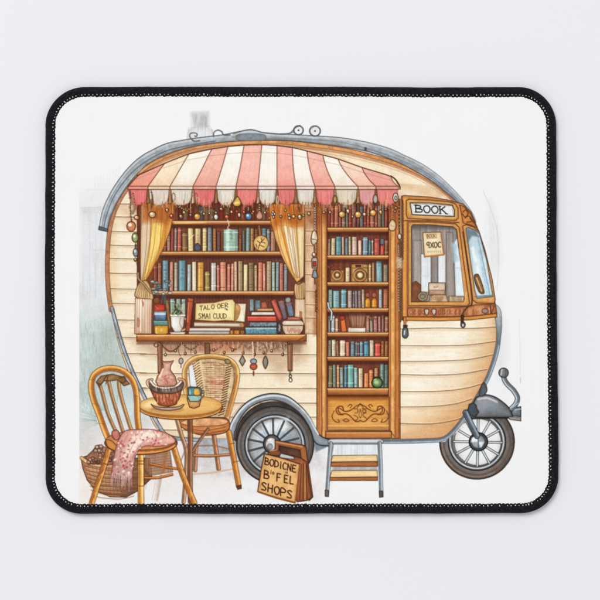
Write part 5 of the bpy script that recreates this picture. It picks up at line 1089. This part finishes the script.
# ---- printed cloth cut into its drawn parts
use_o = outline(4.0, 2.0)
wfull = (slice(0, GH), slice(0, GW))
inpad = sdf(use_o, wfull) < 0
cell_ok = inpad[:-1, :-1] & inpad[1:, :-1] & inpad[:-1, 1:] & inpad[1:, 1:]
cid = ids[:-1, :-1]
linimg = lin(np.clip(img, 0, 1))/LIGHT_K
linimg = np.clip(linimg, 0, .97)
Z = TH
padc = PAD.astype(np.float32)
plain = (np.abs(img-padc).max(2) < 1e-4)
plain_cell = plain[:-1, :-1] & plain[1:, :-1] & plain[:-1, 1:] & plain[1:, 1:]
def zsurf(x, y): return np.full(np.shape(x), Z)
def corners(cx_, cy_, ex, name, parent):
    """quads from cell corner columns; ex = width of each run in cells"""
    a = cy_*GW+cx_; b_ = a+ex; c_ = b_+GW; d_ = a+GW
    q = np.stack([a, d_, c_, b_], 1)
    uq, inv = np.unique(q.ravel(), return_inverse=True)
    gx = uq % GW; gy = uq//GW
    x, y = wx(gx/S+GX0, gy/S+GY0)
    v = np.stack([x, y, zsurf(x, y)], 1)
    return add_mesh(name, v, inv.reshape(-1, 4), m_print, parent, linimg.reshape(-1, 3)[uq])
objs = {}
for k, (name, par, lab) in enumerate(NODES):
    if k == 0:
        mk = cell_ok & (cid == 0)
        pm = mk & plain_cell
        cxs, cys, exs = [], [], []
        for y in range(pm.shape[0]):                   # merge blank cloth into runs
            rr = np.flatnonzero(np.diff(np.concatenate([[0], pm[y].astype(np.int8), [0]])))
            st_, en = rr[::2], rr[1::2]
            cxs.append(st_); exs.append(en-st_); cys.append(np.full(len(st_), y))
        oy, ox = np.nonzero(mk & ~plain_cell)
        cx_ = np.concatenate(cxs+[ox]); cy_ = np.concatenate(cys+[oy]); ex = np.concatenate(exs+[np.ones(len(ox), int)])
        objs[0] = corners(cx_, cy_, ex, 'cloth_top', pad)
        objs[0]['label'] = 'plain white cloth around the printed picture'
        continue
    top_part = par == 0
    oy, ox = np.nonzero(cell_ok & (cid == k))
    if len(ox) < 12:
        if top_part:
            e = bpy.data.objects.new(name, None); C.objects.link(e); e.parent = pad; objs[k] = e
            if lab: e['label'] = lab
        continue
    o = corners(ox, oy, np.ones(len(ox), int), name, pad if top_part else objs[par])
    if lab: o['label'] = lab
    objs[k] = o
# ---- black overlocked edge: a rounded band with thread bite marks along its inner side
mid = outline(0, .45); n_ = len(mid)
t = np.roll(mid, -1, 0)-np.roll(mid, 1, 0); t /= np.linalg.norm(t, axis=1)[:, None]
nin = np.stack([-t[:, 1], t[:, 0]], 1)                  # towards the inside (y is down here)
if np.dot(nin[n_//8], np.array([300, 300])-mid[n_//8]) < 0: nin = -nin
seg_ = np.linalg.norm(np.roll(mid, -1, 0)-mid, axis=1); sl = np.concatenate([[0], np.cumsum(seg_)[:-1]]); tot = seg_.sum()
PITCH = tot/round(tot/3.95)
rng2 = np.random.RandomState(11)
wob = np.interp(sl, np.linspace(0, tot, 160), rng2.rand(160)*.5-.25)
BW = 9.3
prof = []                                               # (inset, height) from outer foot over the top to the inner foot
for a in np.linspace(-35, 168, 15):
    a = math.radians(a); ca, sa = math.cos(a), math.sin(a)
    prof.append((BW/2-BW/2*ca if True else 0, .0021+.0023*sa))
prof = np.array(prof); m_ = len(prof)
ph = sl/PITCH*2*math.pi
V, AL = [], []
for j, (ins, z) in enumerate(prof):
    f = j/(m_-1)
    off = ins+wob*(.5+f)+.22*np.sin(ph)*max(0, f-.5)*2
    p = mid+nin*off[:, None]
    x, y = wx(p[:, 0], p[:, 1])
    zz = z+.00005*np.sin(ph*2+j*.8)
    V.append(np.stack([x, y, np.maximum(zz, .0001)], 1)); AL.append(sl*2*math.pi/1.9+j*.5)
V = np.vstack(V); AL = np.concatenate(AL)
i_ = np.arange(n_); Q = []
for j in range(m_-1): Q.append(np.stack([j*n_+i_, j*n_+(i_+1) % n_, (j+1)*n_+(i_+1) % n_, (j+1)*n_+i_], 1))
edge = add_mesh('stitched_edge', V, np.vstack(Q), m_bind, pad, along=AL, smoothf=True)
edge['label'] = 'thick black overlocked edge with a row of white stitch dots'
# thread loops crossing onto the cloth and an inner chain thread
def capsule(p0, p1, r0, r1, n=6, z0=TH+.0003, z1=TH+.0001):
    vs, fs = [], []
    d = np.array(p1)-np.array(p0); L = np.linalg.norm(d)+1e-9; d = d/L; s = np.array([-d[1], d[0]])
    rings = [(-.6, .0), (-.35, .75), (0, 1), (.5, 1.0), (1, 1), (1.25, .7), (1.4, 0)]
    for a, k in rings:
        if a < 0: c = np.array(p0)+d*a*r0; zc = z0; rr = r0
        elif a > 1: c = np.array(p1)+d*(a-1)*2*r1; zc = z1; rr = r1
        else: c = np.array(p0)+d*L*a; zc = z0+(z1-z0)*a; rr = r0+(r1-r0)*a
        for q in range(n):
            th_ = 2*math.pi*q/n
            pp = c+s*math.cos(th_)*rr*k
            x, y = wx(pp[0], pp[1]); vs.append((x, y, zc+math.sin(th_)*rr*k*SC*.7))
    R_ = len(rings)
    for a in range(R_-1):
        for q in range(n): fs.append((a*n+q, a*n+(q+1) % n, (a+1)*n+(q+1) % n, (a+1)*n+q))
    return vs, fs
def at_s(s, off):
    s = s % tot; i = np.searchsorted(sl, s, 'right')-1; f = (s-sl[i])/seg_[i]
    p = mid[i]*(1-f)+mid[(i+1) % n_]*f; nn = nin[i]
    return p+nn*off
VV, FF = [], []; WV, WF = [], []
def push(vs, fs, VL, FL):
    k = len(VL); VL.extend(vs); FL.extend([tuple(q+k for q in f) for f in fs])
NST = int(round(tot/PITCH))
for k in range(NST):
    s = k*PITCH+rng2.uniform(-.3, .3); g = rng2.uniform(-.35, .35)
    push(*capsule(at_s(s-.3, 5.6), at_s(s+.15, 8.75+g*.7), 2.3, 2.35+rng2.uniform(-.2, .15), n=8, z0=TH+.0001, z1=TH-.0003), VV, FF)
    push(*capsule(at_s(s-.9, 9.2+g), at_s(s+PITCH*.8, 9.15+g*.4), .6, .5, z0=TH+.0002, z1=TH+.0002), VV, FF)
    a_ = 8.0+rng2.uniform(-.35, .3); q_ = rng2.rand()
    if q_ < .93:
        ln = rng2.uniform(.1, .5) if q_ < .7 else rng2.uniform(.7, 1.3)
        push(*capsule(at_s(s-.1, a_-ln*.6), at_s(s+.15, a_+ln*.6), rng2.uniform(.35, .75), rng2.uniform(.4, .75), z0=TH+.00062, z1=TH+.00055), WV, WF)
lp = add_mesh('edge_loops', VV, FF, m_bind, edge, along=np.zeros(len(VV)), smoothf=True)
lp['label'] = 'black thread loops biting into the cloth'
wt = add_mesh('white_stitching', WV, WF, m_wt, edge, smoothf=True)
wt['label'] = 'row of small white stitch dots along the inner side of the black edge'
